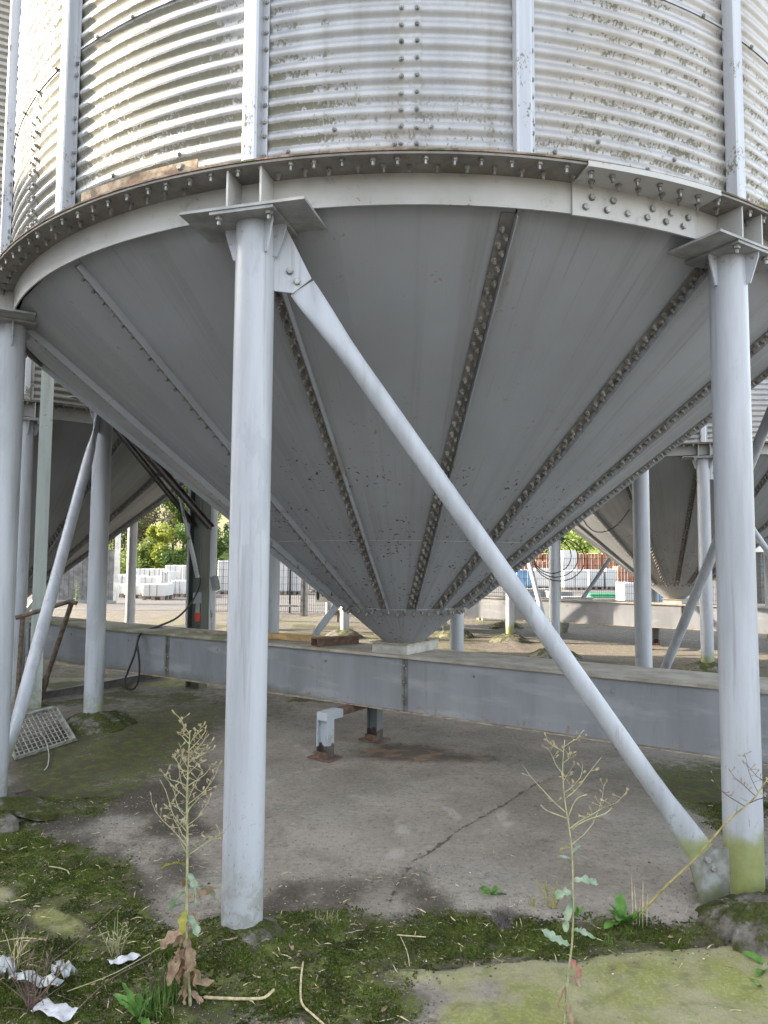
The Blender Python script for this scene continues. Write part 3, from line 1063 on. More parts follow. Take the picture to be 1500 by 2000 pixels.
    def ocone():
        prof = [(HB[0] + .012, HB[1] - .004), (HB[0] + .018, HB[1] + .006), (HB[0] + .004, HB[1] + .006), (HB[0] - .03, HB[1] - .02), (HB[0] - .006, HB[1] - .035), (.158, .868), (.14, .868), (.14, .90)]
        mb = MB()
        rings = [[Vector((r * math.cos(2 * PI * (k + .3) / 32), r * math.sin(2 * PI * (k + .3) / 32), z)) for k in range(32)] for r, z in (
            (HB[0] - .004, HB[1] + .004), (HB[0] + .006, HB[1] + .002), (HB[0] + .004, HB[1] - .006), (.158, .868), (.14, .868))]
        mb.loft(rings, True, False)
        return mb.mesh('outlet_cone', M['hopper'], 'auto')
    obj('outlet_cone', shared('ocone', ocone), root)
    fro = []
    for k in range(48):
        a = k * 7.5 + random.uniform(-.8, .8)
        rr, zz = HB[0] - .012 - (k % 2) * .016, HB[1] - .018 - (k % 2) * .017
        fro.append((abs((a + 180) % 360 - 180), frame(cyl(rr, a, zz), cyl(.62, a, -.78), random.random())))
    fro.sort(key=lambda q: q[0])
    put_bolts('outlet_bolt', BOLT_RIB, 'bolt_rust', [q[1] for q in fro], root, 24 if detail else 0)
    # screws of the wall sheets
    if detail:
        sc = []
        def wall_z(k): return 3.2 + PITCH * (k + .25)
        for lap in (-1.6, -46.6, 43.4):
            for k in range(1, 11):
                for da in (-1.05, .25):
                    z = wall_z(k) if k < 10 else wall_z(k) + .004
                    sc.append(frame(cyl(WALL_R + .0115, lap + .9 + da - .3, z + random.uniform(-.004, .004)), cyl(1, lap, 0)))
        for i in range(-3, 3):
            a = AZ0 + 22.5 * i
            for k in range(12):
                if random.random() < .75:
                    sc.append(frame(cyl(2.9615, a + .95, wall_z(k) + random.uniform(-.02, .02)), cyl(1, a, 0)))
            for k in range(2):
                sc.append(frame(cyl(WALL_R + .0095, a + 7 + 8 * k, 3.372), cyl(1, a, 0)))
                sc.append(frame(cyl(WALL_R + .0095, a + 3 + 9 * k, 3.295), cyl(1, a, 0)))
            for k in range(4):
                sc.append(frame(cyl(WALL_R + .0135, a + 4 + 5 * k, wall_z(12) + .002), cyl(1, a, 0)))
        put_bolts('wall_screw', SCREW, 'bolt_zinc', sc, root, 300)
        bar_ = revolve([(3.058, 3.206), (3.068, 3.206), (3.068, 3.250), (3.058, 3.250)], -31.5, -18.6, 12).build('rusty_strip', M['rusty_plate'], root)
        tag(bar_, 'rusty flat strip bolted over the foot of the wall')
        put_bolts('strip_bolt', BOLT_HEAD, 'bolt_rust', [frame(cyl(3.068, -20.2, 3.228), cyl(1, -20.2, 0))], bar_, 1)
    # columns, their heads and braces
    cm = shared('column', lambda: lathe([(.0845, -.05), (.0845, COL_TOP)], 40, M['column_paint'], 'support_column'))
    def bearing():
        mb = MB()
        mb.box((0, -.02, COL_TOP + .0205), (.57, .27, .012))
        return mb.mesh('bearing_plate', M['plate_grey'])
    def cap():
        mb = MB()
        mb.box((0, -.01, COL_TOP + .0065), (.29, .28, .013))
        return mb.mesh('cap_plate', M['plate_grey'])
    def fin():
        mb = MB()
        mb.prism(gusset_poly(.060, .14), (.083, 0, COL_TOP), (1, 0, 0), (0, 0, 1), .008)
        return mb.mesh('cap_gusset', M['column_paint'])
    def web():
        mb = MB()
        mb.box((0, -.066, (COL_TOP + .0275 + Z_FL) / 2), (.009, .125, Z_FL - COL_TOP - .029))
        return mb.mesh('web_stiffener', M['ring'])
    for i in range(8):
        a = AZ0 + 45 * i
        p = cyl(RC, a, 0)
        c = obj('support_column', cm, root, loc=p, rz=R(a))
        obj('bearing_plate', shared('bear', bearing), c)
        obj('cap_plate', shared('cap', cap), c)
        for g in (180, -36 if i % 2 == 0 else -80, 0): obj('cap_gusset', shared('fin', fin), c, rz=R(g))
        for s in (-.075, .078): obj('web_stiffener', shared('web', web), c, loc=(s, 0, 0))
        for s, t in ((-.115, -.12), (.115, -.12)):
            obj('cap_bolt', shared('capb', lambda: bolt_mb(.019, .017, .016, .009, .018).mesh('cap_bolt', M['bolt_zinc'])), c, mat4=frame((s, t, COL_TOP), (0, 0, -1)))
    for i in range(0, 8, 2):
        p, q = cyl(RC, AZ0 + 45 * i, 0), cyl(RC, AZ0 + 45 * (i + 1), 0)
        ch = (q - p).normalized()
        L = (q - p).length
        nrm = Vector((ch.y, -ch.x, 0))
        if nrm.dot(p + q) < 0: nrm = -nrm
        up_ = Vector((0, 0, 1))
        br = empty('brace')
        br.parent = root
        def W(s, z, o=0.0): return p + ch * s + up_ * z + nrm * o
        g = MB()
        g.prism([(.080, COL_TOP - .005), (.135, COL_TOP - .005), (.245, 2.765), (.165, 2.695), (.080, 2.70)], p + nrm * .012, ch, up_, .010)
        g.build('gusset_plate', M['column_paint'], br)
        t0, t1 = W(.200, 2.732, .002), W(L - .205, .225, .002)
        t0 = t0 + (t1 - t0).normalized() * .008
        D = (t1 - t0).length
        mb = MB()
        loft_line(mb, t0, t1, ch, [(0, .062, .006), (.04, .062, .007), (.16, .056, .022), (.30, .046, .038), (.42, .0425, .0425), (D * .6, .0425, .0425),
                                   (D - .42, .0425, .0425), (D - .30, .046, .038), (D - .16, .056, .022), (D - .04, .062, .007), (D, .062, .006)], 20)
        mb.build('brace_tube', M['column_paint'], br, 'auto')
        g = MB()
        g.prism([(L - .080, .25), (L - .13, .25), (L - .275, .19), (L - .22, .0), (L - .080, .0)], p + nrm * .013, ch, up_, .010)
        g.build('gusset_plate', M['dirty_plate'], br)
        fb = [frame(W(s, z, .017), nrm, .2) for s, z in ((.150, 2.790), (.182, 2.745), (L - .19, .205), (L - .16, .165))]
        put_bolts('brace_bolt', BOLT_HEAD, 'bolt_zinc', fb, br, 4)
    return root


main = make_silo('near grain silo with a grey bolted hopper filling the picture, over the conveyor casing', True)
main.location = (CX, CY, 0)
far = make_silo('grain silo standing behind the braced right column, orange marks on its hopper', False)
far.location = (*SILOS['right'], 0)
c = copy_tree(far)
c['label'] = 'grain silo in deep shade behind the leftmost column and the pale square post'
c.location = (*SILOS['left'], 0)
c = copy_tree(far)
c['label'] = 'grain silo hidden behind the near hopper, only its thin columns showing beside the outlet'
c.location = (*SILOS['middle'], 0)
# orange paint marks on the right silo's hopper
mk = MB()
for s, da, ln in ((1.95, 0, .16), (2.2, 1.5, .11), (2.5, -1.0, .18)):
    p, tan, d, nrm = cone_frame(AZ0 + 22.5 * 1 + 8 + da, s)
    mk.bar(p + tan * -ln / 2 + nrm * -.012, p + tan * ln / 2 + nrm * -.012, .035, .03, nrm)
mk.build('paint_mark', M['timber'], far)

# ------------------------------------------------------------------ conveyor casings under the silos
TU = Vector((.840, -.5426, 0)).normalized()
TN = Vector((TU.y, -TU.x, 0))            # towards the camera
TW, TZ0, TZ1 = .235, .365, .785
UPV = Vector((0, 0, 1))


def make_trough(label):
    root = empty('conveyor_casing')
    tag(root, label, 'conveyor', 'conveyor casings under the silos')
    def P(s, w, z): return TU * s + TN * w + UPV * z
    cuts = [-7.4, -5.0, -2.6, .15, 2.75, 5.2]
    for s0, s1 in zip(cuts[:-1], cuts[1:]):
        s0_, s1_ = s0 + .002, s1 - .002
        for w in (TW - .002, -TW + .002):
            mb = MB()
            mb.bar(P(s0_, w, (TZ0 + TZ1) / 2), P(s1_, w, (TZ0 + TZ1) / 2), .004, TZ1 - TZ0 - .002)
            mb.build('side_panel', M['trough'], root)
        mb = MB()
        mb.bar(P(s0_, 0, TZ1 + .003), P(s1_, 0, TZ1 + .003), 2 * TW + .05, .006)
        for w in (TW + .023, -TW - .023): mb.bar(P(s0_, w, TZ1 - .008), P(s1_, w, TZ1 - .008), .004, .016)
        mb.build('top_cover', M['trough_top'], root)
        mb = MB()
        mb.bar(P(s0_, 0, TZ0 - .004), P(s1_, 0, TZ0 - .004), 2 * TW + .055, .006)
        mb.build('bottom_flange', M['trough_lip'], root)
    jb, db = [], []
    for s in cuts[1:-1]:
        for w, sg in ((TW + .011, 1), (-TW - .011, -1)):
            mb = MB()
            for o in (-.012, .012): mb.bar(P(s + o * .35, w, TZ0 + .002), P(s + o * .35, w, TZ1 - .018), .022, .008, TU)
            if sg > 0: mb.bar(P(s + .018, TW + .003, TZ0 + .004), P(s + .018, TW + .003, TZ1 - .018), .004, .034, TU)
            mb.build('joint_flange', M['rib'], root)
        for z in (TZ0 + .07, TZ0 + .2, TZ0 + .33):
            jb.append(frame(P(s + .022, TW + .006, z), TN, .2))
            jb.append(frame(P(s + .007, TW + .014, z + .02), TU, .2))
    for s in (-4.2, -3.2, -1.9, -.62, .75, 1.75, 3.3): db.append(frame(P(s, TW, TZ1 - .10), TN, .1))
    put_bolts('casing_bolt', SCREW, 'bolt_zinc', jb + db, root, 60)
    # inlet box under the silo outlet
    bx = empty('inlet_box')
    bx.parent = root
    mb = MB()
    V = Vector((TN.x, TN.y, 0)) * -1
    for s in (-.16, .16): mb.bar(P(s, .215, TZ1 + .046), P(s, -.30, TZ1 + .046), .006, .078)
    for w in (.215, -.30): mb.bar(P(-.157, w, TZ1 + .046), P(.157, w, TZ1 + .046), .006, .0775)
    mb.build('box_wall', M['box'], bx)
    mb = MB()
    mb.bar(P(0, .235, TZ1 + .087), P(0, -.32, TZ1 + .087), .36, .006)
    mb.build('box_flange', M['trough_lip'], bx)
    # trestle
    tr = empty('trestle')
    tr.parent = root
    f, b = Vector((-.61, -.265, 0)), Vector((-.232, .285, 0))
    v = (b - f).normalized()
    sx = Vector((v.y, -v.x, 0))
    for p_ in (f, b):
        mb = MB()
        for o in (-.05, .05): mb.bar(p_ + sx * o + UPV * .012, p_ + sx * o + UPV * .345, .008, .085, v)
        mb.bar(p_ + UPV * .012, p_ + UPV * .345, .092, .008, v)
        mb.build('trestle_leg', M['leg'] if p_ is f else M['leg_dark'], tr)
        mb = MB()
        mb.bar(p_ - sx * .11 + UPV * .005, p_ + sx * .11 + UPV * .005, .17, .012)
        mb.bar(p_ - sx * .06 - v * .055 + UPV * .03, p_ + sx * .06 - v * .055 + UPV * .03, .012, .05)
        mb.build('foot_plate', M['rust_brown'], tr)
    mb = MB()
    mb.bar(f - v * .046 + UPV * .322, f + v * .16 + UPV * .322, .098, .062)
    mb.build('leg_arm', M['leg'], tr)
    mb = MB()
    mb.bar(f + v * .162 + UPV * .325, b + v * .05 + UPV * .325, .08, .05)
    mb.build('cross_member', M['rust_brown'], tr)
    return root


tm = make_trough('near grey conveyor casing with rusty lower lip running under the big hopper')
tm.location = (CX, CY, 0)
tf = copy_tree(tm)
tf['label'] = 'far conveyor casing partly sunlit, beneath the silo with orange marks'
tf.location = (SILOS['right'][0], SILOS['right'][1], 0)


def tcas(s, w, z): return Vector((CX, CY, 0)) + TU * s + TN * w + UPV * z


# things lying on the near casing
mb = MB()
a, b = tcas(-1.60, -.02, TZ1 + .032), tcas(-.86, -.10, TZ1 + .032)
mb.bar(a, b, .09, .05)
tag(mb.build('timber_block', M['timber']), 'short yellowish timber lying on the conveyor casing behind the front column', 'timber')
mb = MB()
a, b = tcas(-.78, .19, TZ1 + .04), tcas(-.62, -.20, TZ1 + .04)
d = (b - a).normalized()
s_ = Vector((d.y, -d.x, 0))
w2, h2, t2 = .055, .033, .006
for o in (-1, 1):
    mb.bar(a + s_ * o * (w2 - t2 / 2), b + s_ * o * (w2 - t2 / 2), t2, 2 * h2 - .0002)
    mb.bar(a + UPV * o * (h2 - t2 / 2), b + UPV * o * (h2 - t2 / 2), 2 * w2 - 2 * t2, t2)
tag(mb.build('steel_tube', M['rust_brown']), 'rusty hollow rectangular tube lying across the conveyor casing', 'steel tube')
mb = MB()
a, b = tcas(-2.55, .05, TZ1 + .018), tcas(-1.85, -.08, TZ1 + .018)
mb.bar(a, b, .11, .022)
tag(mb.build('timber_plank', M['timber_grey']), 'weathered grey plank lying on the casing before the green post', 'plank')

# ------------------------------------------------------------------ steelwork at the left
def h_beam(mb, p, h, w, d, t, rz):
    ux, uy = Vector((math.cos(rz), math.sin(rz), 0)), Vector((-math.sin(rz), math.cos(rz), 0))
    for o in (-1, 1):
        mb.bar(p + uy * o * (d / 2 - t / 2), p + uy * o * (d / 2 - t / 2) + UPV * h, w, t, uy)
    mb.bar(p, p + UPV * h, t, d - 2 * t, uy)
    return mb


mb = MB()
h_beam(mb, Vector((0, 0, -.05)), 6.4, .12, .15, .010, R(28))
tag(mb.build('steel_post', M['post_paint'], loc=(-3.56, 7.25, 0)), 'tall pale square steel post with green algae beside the left column', 'post')
hp = empty('hoist_post', (-2.24, 8.5, 0))
tag(hp, 'dark green steel post with cable and red plug standing behind the casing', 'post')
mb = MB()
h_beam(mb, Vector((0, 0, -.05)), 3.05, .15, .2, .012, R(65))
mb.build('post_section', M['post_dark'], hp)
mb = MB()
mb.bar((.02, -.13, 1.0), (.02, -.13, 1.13), .09, .05)
mb.tube((.03, -.135, 1.02), (.03, -.135, .89), .026, .026, 10)
mb.build('socket', M['grey_plastic'], hp)
mb = MB()
mb.tube((.03, -.135, .89), (.03, -.135, .79), .034, .030, 12)
mb.build('red_plug', M['red_plastic'], hp)
mb = MB()
mb.bar((.20, -.08, 1.32), (.24, -.1, 1.16), .07, .07)
mb.build('lever_box', M['grey_plastic'], hp)
mb = MB()
mb.tube((.16, -.10, 1.2), (.24, -.12, .3), .012, .012, 8)
mb.build('conduit', M['stiff'], hp)

mb = MB()
mb.bar(at(205, 790, 6.95), at(412, 1030, 8.35), .10, .012, (0, -.7, .7))
mb.bar(at(205, 790, 7.0), at(412, 1030, 8.40), .012, .10, (0, -.7, .7))
tag(mb.build('angle_beam', M['dark_steel']), 'upper dark steel angle slanting down to the hoist post', 'beam')
mb = MB()
mb.bar(at(196, 799, 7.15), at(381, 1028, 8.5), .07, .010, (0, -.7, .7))
mb.bar(at(196, 799, 7.18), at(381, 1028, 8.53), .010, .07, (0, -.7, .7))
tag(mb.build('angle_beam', M['dark_steel']), 'lower thinner dark steel angle slanting beneath the upper one', 'beam')
mb = MB()
mb.sweep([at(341, 918, 8.0), at(347, 950, 8.0), at(360, 1010, 8.1), at(377, 1085, 8.2), at(386, 1128, 8.25)], [.017, .017, .019, .026, .024], 10)
tag(mb.build('thin_tube', M['stiff']), 'thin galvanised tube hanging slanted in front of the hoist post', 'tube')
# handrail
hr = empty('handrail', (-3.58, 7.35, 0))
tag(hr, 'bent brown tube handrail beside the slanted left brace', 'handrail')
o = Vector(hr.location)
mb = MB()
mb.sweep([at(30, 1207, 6.7) - o, at(88, 1190, 6.85) - o, at(118, 1180, 6.95) - o, at(136, 1175, 7.0) - o, at(150, 1178, 7.0) - o], .022, 10)
mb.build('rail', M['rust_pipe'], hr, 'auto')
mb = MB()
a, b = at(139, 1180, 7.02) - o, Vector((0, 0, .0))
mb.tube(a, a + (b - a) * .75, .024, .024, 10)
mb.tube(a + (b - a) * .73, b, .034, .034, 10)
mb.build('stanchion', M['rust_pipe'], hr, 'auto')
mb = MB()
a = at(44, 1207, 6.75) - o
mb.tube(a, a + Vector((-.05, .05, -1.0)), .022, .022, 10)
mb.build('stanchion', M['rust_pipe'], hr, 'auto')
mb = MB()
a, b = gnd(60, 1372), gnd(335, 1319)
mb.bar(a + UPV * .035, b + UPV * .035, .008, .09)
mb.bar(a + UPV * .082, b + UPV * .082, .06, .008)
tag(mb.build('floor_angle', M['dark_steel']), 'long dark steel angle lying on the ground below the casing', 'steel angle')
# black cable
def spline(pts, n=8):
    pts = [Vector(p) for p in pts]
    out = []
    for i in range(len(pts) - 1):
        p0, p1, p2, p3 = pts[max(i - 1, 0)], pts[i], pts[i + 1], pts[min(i + 2, len(pts) - 1)]
        for k in range(n):
            t = k / n
            out.append(.5 * ((2 * p1) + (-p0 + p2) * t + (2 * p0 - 5 * p1 + 4 * p2 - p3) * t * t + (-p0 + 3 * p1 - 3 * p2 + p3) * t ** 3))
    return out + [pts[-1]]


mb = MB()
cab = [at(392, 1130, 8.28), at(388, 1150, 8.22), at(372, 1180, 8.0), at(345, 1207, 7.75), at(312, 1222, 7.55), at(285, 1232, 7.36), at(272, 1243, 7.12),
       at(262, 1280, 7.08), at(250, 1310, 7.08), at(244, 1330, 7.08), at(249, 1345, 7.08), at(262, 1344, 7.08), at(271, 1325, 7.08), at(272, 1290, 7.08), at(268, 1255, 7.09), at(274, 1239, 7.2), at(295, 1230, 7.42), at(312, 1227, 7.5), at(323, 1230, 7.55)]
mb = MB()
mb.sweep(spline(cab, 5), .011, 6)
tag(mb.build('power_cable', M['rubber'], smooth=True), 'black power cable looping from the red plug over the casing edge', 'cable')

# grating leaning by the left column
gr = empty('floor_grating', tuple(gat(90, 1450)))
tag(gr, 'tilted steel floor grating lying beside the left column', 'grating')
o = Vector(gr.location)
bl, br_ = gat(30, 1486, .02) - o, gat(146, 1449, .02) - o
tr_ = at(110, 1383, 6.35) - o
tl = bl + tr_ - br_
ex, ey = (br_ - bl), (tl - bl)
nn = ex.cross(ey).normalized()
mb = MB()
for a, b in ((bl, br_), (tl, tr_), (bl, tl), (br_, tr_)): mb.bar(a, b, .008, .03, nn)
mb.bar(tr_ - nn * .01, br_ - nn * .01, .05, .004, nn)
mb.bar(tl - nn * .01 + ey.normalized() * .03, tr_ - nn * .01 + ey.normalized() * .03, .06, .004, nn)
mb.build('frame', M['grating'], gr)
key = None
for k in range(1, 13):
    mb = MB()
    p_ = bl + ex * (k / 13)
    mb.bar(p_, p_ + ey, .004, .010, nn)
    mb.build('bearing_bar', M['grating'], gr)
for k in range(1, 9):
    mb = MB()
    p_ = bl + ey * (k / 9) + nn * .003
    mb.bar(p_, p_ + ex, .003, .006, nn)
    mb.build('cross_bar', M['grating'], gr)
mb = MB()
mb.sweep(spline([at(72, 1415, 6.0), at(80, 1435, 5.95), gat(88, 1455, .05), gat(95, 1480, .03), gat(93, 1500, .02), gat(86, 1507, .01)], 5), .004, 5)
tag(mb.build('wire', M['stiff'], smooth=True), 'thin pale wire hanging over the grating onto the ground', 'wire')


# ------------------------------------------------------------------ concrete round the column feet
def lump(name, loc, rx, ry, h, label, seed, mat='footing', rough=.5, n=40, smooth=True):
    m = n // 2
    u = np.repeat(np.arange(m + 1) / m, n)
    a = np.tile(2 * PI * np.arange(n) / n, m + 1)
    k = 1 + rough * (fbm(np.cos(a) * 1.7 + seed, np.sin(a) * 1.7 + u * 1.5, seed) - .5) * 1.6
    x, y = rx * u * k * np.cos(a), ry * u * k * np.sin(a)
    z = h * (1 - u ** 2.4) + h * rough * (fbm((loc[0] + x) * 16, (loc[1] + y) * 16, seed + 3) - .5) * .9 * (1 - u * .5)
    gz = ground_h(loc[0] + x, loc[1] + y) - loc[2]
    V = np.stack([x, y, np.where(u < 1, np.maximum(z, gz - .02), gz - .03)], 1)
    idx = np.arange((m + 1) * n).reshape(m + 1, n)
    F = np.stack([idx[:-1], np.roll(idx[:-1], -1, 1), np.roll(idx[1:], -1, 1), idx[1:]], -1).reshape(-1, 4)
    me = np_mesh(name, V, F, M[mat], smooth)
    o_ = obj(name, me, loc=loc)
    return tag(o_, label, 'footing', 'rough concrete round the column feet')


pA, pB, pC = colpos(0), colpos(1), colpos(-1)
lump('concrete_footing', (pA.x + .02, pA.y - .03, 0), .20, .18, .07, 'mossy crumbling concrete at the foot of the front column', 3)
lump('concrete_footing', (pB.x + .10, pB.y - .22, 0), .42, .26, .12, 'big rough mossy concrete lump at the foot of the right column', 8, rough=.8, n=56)
lump('concrete_footing', (pC.x + .05, pC.y - .12, 0), .30, .24, .07, 'broken concrete at the foot of the leftmost column', 12, rough=.7)
mb = MB()
p = gat(45, 1598)
sl = [(-.26, -.02), (-.10, .10), (.06, .10), (.20, .0), (.205, -.035), (.12, -.075), (-.02, -.055), (-.12, -.10), (-.25, -.10)]
mb.prism(sl, p + Vector((0, 0, .055)), (1, 0, -.16), (0, 1, .12), .035)
tag(mb.build('concrete_slab', M['footing']), 'broken flat piece of concrete lying by the leftmost column', 'concrete piece')
for nm, lab in (('right', 'low concrete cone at a column foot under the silo with orange marks'), ('middle', 'heap of concrete at the foot of a far thin column')):
    for i in range(8):
        p = colpos(i, SILOS[nm])
        if nm == 'right' and i not in (0, 6, 7): continue
        if nm == 'middle' and i not in (0, 1, 2): continue
        which = {('right', 0): 'rough concrete under the far column half hidden by the right column', ('right', 7): 'low concrete cone under the far column with a looped black cable',
                 ('right', 6): 'mossy concrete cone under the sunlit far column with green foot', ('middle', 0): 'grey gravelly concrete cone under the thin white column left of the outlet',
                 ('middle', 1): 'low concrete foot behind the dark column right of the outlet', ('middle', 2): 'mossy concrete cone under the pale far post right of the outlet'}[(nm, i)]
        lump('concrete_footing', (p.x, p.y, 0), .42, .42, .16, which, 20 + i, n=24)
p = colpos(-2)
lump('concrete_footing', (p.x + .05, p.y - .05, 0), .34, .3, .13, 'dark concrete mound under the column with the slanted brace', 31, rough=.6)

# ------------------------------------------------------------------ the yard behind: fence, packs of blocks, trees
def make_fence_panel(x0, x1, Y, z0, z1):
    root = empty('fence_panel', (x0, Y, z0))
    mb = MB()
    w, h = x1 - x0, z1 - z0
    n = int(w / .06)
    for k in range(1, n):
        mb.box((k * w / n, 0, h / 2), (.006, .006, h))
    for k in range(9):
        z = .02 + k * (h - .04) / 8
        mb.box((w / 2, -.008, z), (w, .006, .007))
        mb.box((w / 2, .008, z), (w, .006, .007))
    tag(mb.build('wire_mesh', M['fence_wire'], root), kind='stuff')
    mb = MB()
    mb.box((0, 0, h / 2), (.05, .05, h + .02))
    mb.build('fence_post', M['fence_wire'], root)
    return root


FY = 19.9
FN = ['behind the hoist post', 'behind the front column', 'with the pale board before it, left of the outlet', 'behind the hopper outlet',
      'behind the crossing brace', 'before the orange stacks', 'behind the dark middle column', 'behind the braced right column', 'at the right edge beside the dark boards']
for k in range(9):
    fp = make_fence_panel(-5.15 + 2.5 * k, -5.15 + 2.5 * (k + 1) - .0, FY, .02, 1.63)
    tag(fp, 'dark double wire mesh fence panel ' + FN[k], 'fence', 'wire mesh fence along the yard')

gp = empty('gate_frame', tuple(gnd(597, 1203)))
tag(gp, 'pale galvanised gate post with a low rail before the mesh fence', 'gate post')
mb = MB()
for o in (-.11, .02): mb.box((o, 0, .75), (.07, .1, 1.6))
mb.box((-.045, .03, .75), (.10, .012, 1.6))
mb.build('post', M['stiff'], gp)
mb = MB()
mb.box((-.75, .02, .27), (1.3, .05, .06))
mb.build('rail', M['stiff'], gp)
bd = empty('pale_board', tuple(gnd(664, 1215)))
tag(bd, 'pale board with black blotches on two rusty posts beside the hopper', 'board')
mb = MB()
mb.box((-.30, 0, .68), (.62, .03, .40))
mb.build('panel', M['white_paint'], bd)
for x_, z_, w_, h_ in ((-.55, .66, .1, .28), (-.42, .69, .12, .14), (-.15, .69, .10, .15), (-.30, .78, .05, .05), (-.29, .55, .06, .05), (-.05, .56, .05, .04), (-.12, .80, .07, .03)):
    mb = MB()
    n = 9
    pts = [(w_ / 2 * (1 + .35 * random.uniform(-1, 1)) * math.cos(2 * PI * k / n), h_ / 2 * (1 + .35 * random.uniform(-1, 1)) * math.sin(2 * PI * k / n)) for k in range(n)]
    mb.prism(pts, (x_, -.018, z_), (1, 0, 0), (0, 0, 1), .006)
    mb.build('black_blotch', M['rubber'], bd)
for x_ in (-.05, .06):
    mb = MB()
    mb.box((x_, .03, .32), (.04, .03, .66))
    mb.build('post', M['rust_brown'], bd)

# grey boarded wall at the left
bw = empty('boarded_wall', tuple(gnd(120, 1178)))
tag(bw, 'grey weathered board wall at the far left of the yard', 'wall')
for k in range(14):
    mb = MB()
    mb.box((-.3 + k * .15, random.uniform(-.01, .01), .95 + random.uniform(-.02, .02)), (.142, .03, 1.75))
    mb.build('board', M['board_grey'], bw)
mb = MB()
mb.box((.72, -.05, .04), (2.3, .16, .12))
mb.build('sill', M['slab_grey'], bw)
mb = MB()
mb.box((1.85, -.05, 1.25), (.14, .14, 2.6))
mb.build('end_post', M['white_paint'], bw)
b2 = empty('boarded_wall', (13.6, 26, .006))
tag(b2, 'dark boarded wall with two pale posts at the right edge', 'wall')
for k in range(24):
    mb = MB()
    mb.box((k * .17, random.uniform(-.015, .015), .95), (.155, .03, 1.9))
    mb.build('board', M['dark_steel'] if k % 3 else M['board_grey'], b2)
for x_ in (.55, .9):
    mb = MB()
    mb.box((x_, -.06, .9), (.06, .06, 1.75))
    mb.build('pale_post', M['white_paint'], b2)
mb = MB()
mb.box((2, .0, 2.02), (4.2, .3, .22))
mb.build('capping', M['white_paint'], b2)


def pack(x, Y, w, h, d, mat, label, cat, group, z=.006, pallet=True, straps=2, rz=0.0, grid=None):
    root = empty({'white_wrap': 'block_pack', 'clay': 'brick_pack'}.get(mat, 'wrapped_pack'), (x, Y, z), rz)
    tag(root, label, cat, group)
    zb = .14 if pallet else 0.0
    if grid:
        nx, nz = grid
        for i in range(nx):
            for j in range(nz):
                mb = MB()
                q = random.uniform(-.01, .01)
                mb.box(((i + .5) * w / nx - w / 2, q, zb + (j + .5) * h / nz), (w / nx - .012, d, h / nz - .010))
                mb.build('brick_course', M[mat], root)
    else:
        mb = MB()
        n = 9
        # wrapped body: slightly bulged, softened edges
        def ringz(z_, k): return [Vector((sx * (w / 2 - ix) * k, sy * (d / 2 - iy) * k, z_)) for sx, ix, sy, iy in
                                  ((-1, .0, -1, .03), (-1, .03, -1, 0), (1, .03, -1, 0), (1, 0, -1, .03), (1, 0, 1, .03), (1, .03, 1, 0), (-1, .03, 1, 0), (-1, 0, 1, .03))]
        mb.loft([ringz(zb, .99), ringz(zb + .03, 1.0), ringz(zb + h * .5, 1.006), ringz(zb + h - .04, 1.0), ringz(zb + h, .965)])
        mb.build('wrapped_body', M[mat], root)
    for s in range(straps):
        xs = (s + 1) / (straps + 1) * w - w / 2
        mb = MB()
        mb.box((xs, -d / 2 - .012, zb + h / 2), (.022, .006, h))
        mb.box((xs, 0, zb + h + .008), (.022, d, .004))
        mb.build('strap', M['strap_grey' if mat == 'white_wrap' else 'strap_pale'], root)
    if pallet:
        mb = MB()
        for dy in (-d / 2 + .06, 0, d / 2 - .06):
            mb.box((0, dy, .125), (w, .1, .022))
            for dx in (-w / 2 + .07, 0, w / 2 - .07): mb.box((dx, dy, .057), (.12, .1, .112))
        mb.build('pallet', M['timber_grey'], root)
    return root


def pack_px(x0, x1, ytop, ybot, Y, mat, label, cat, group, **kw):
    a, b = at(x0, ybot, Y), at(x1, ybot, Y)
    z = max(.006, min(a.z, b.z)) if kw.pop('lift', False) else .006
    top = at((x0 + x1) / 2, ytop, Y).z
    zb = .14 if kw.get('pallet', True) else 0
    return pack((a.x + b.x) / 2, Y + kw.get('d', .9) / 2, b.x - a.x, top - z - zb, kw.pop('d', .9), mat, label, cat, group, z=z, **kw)


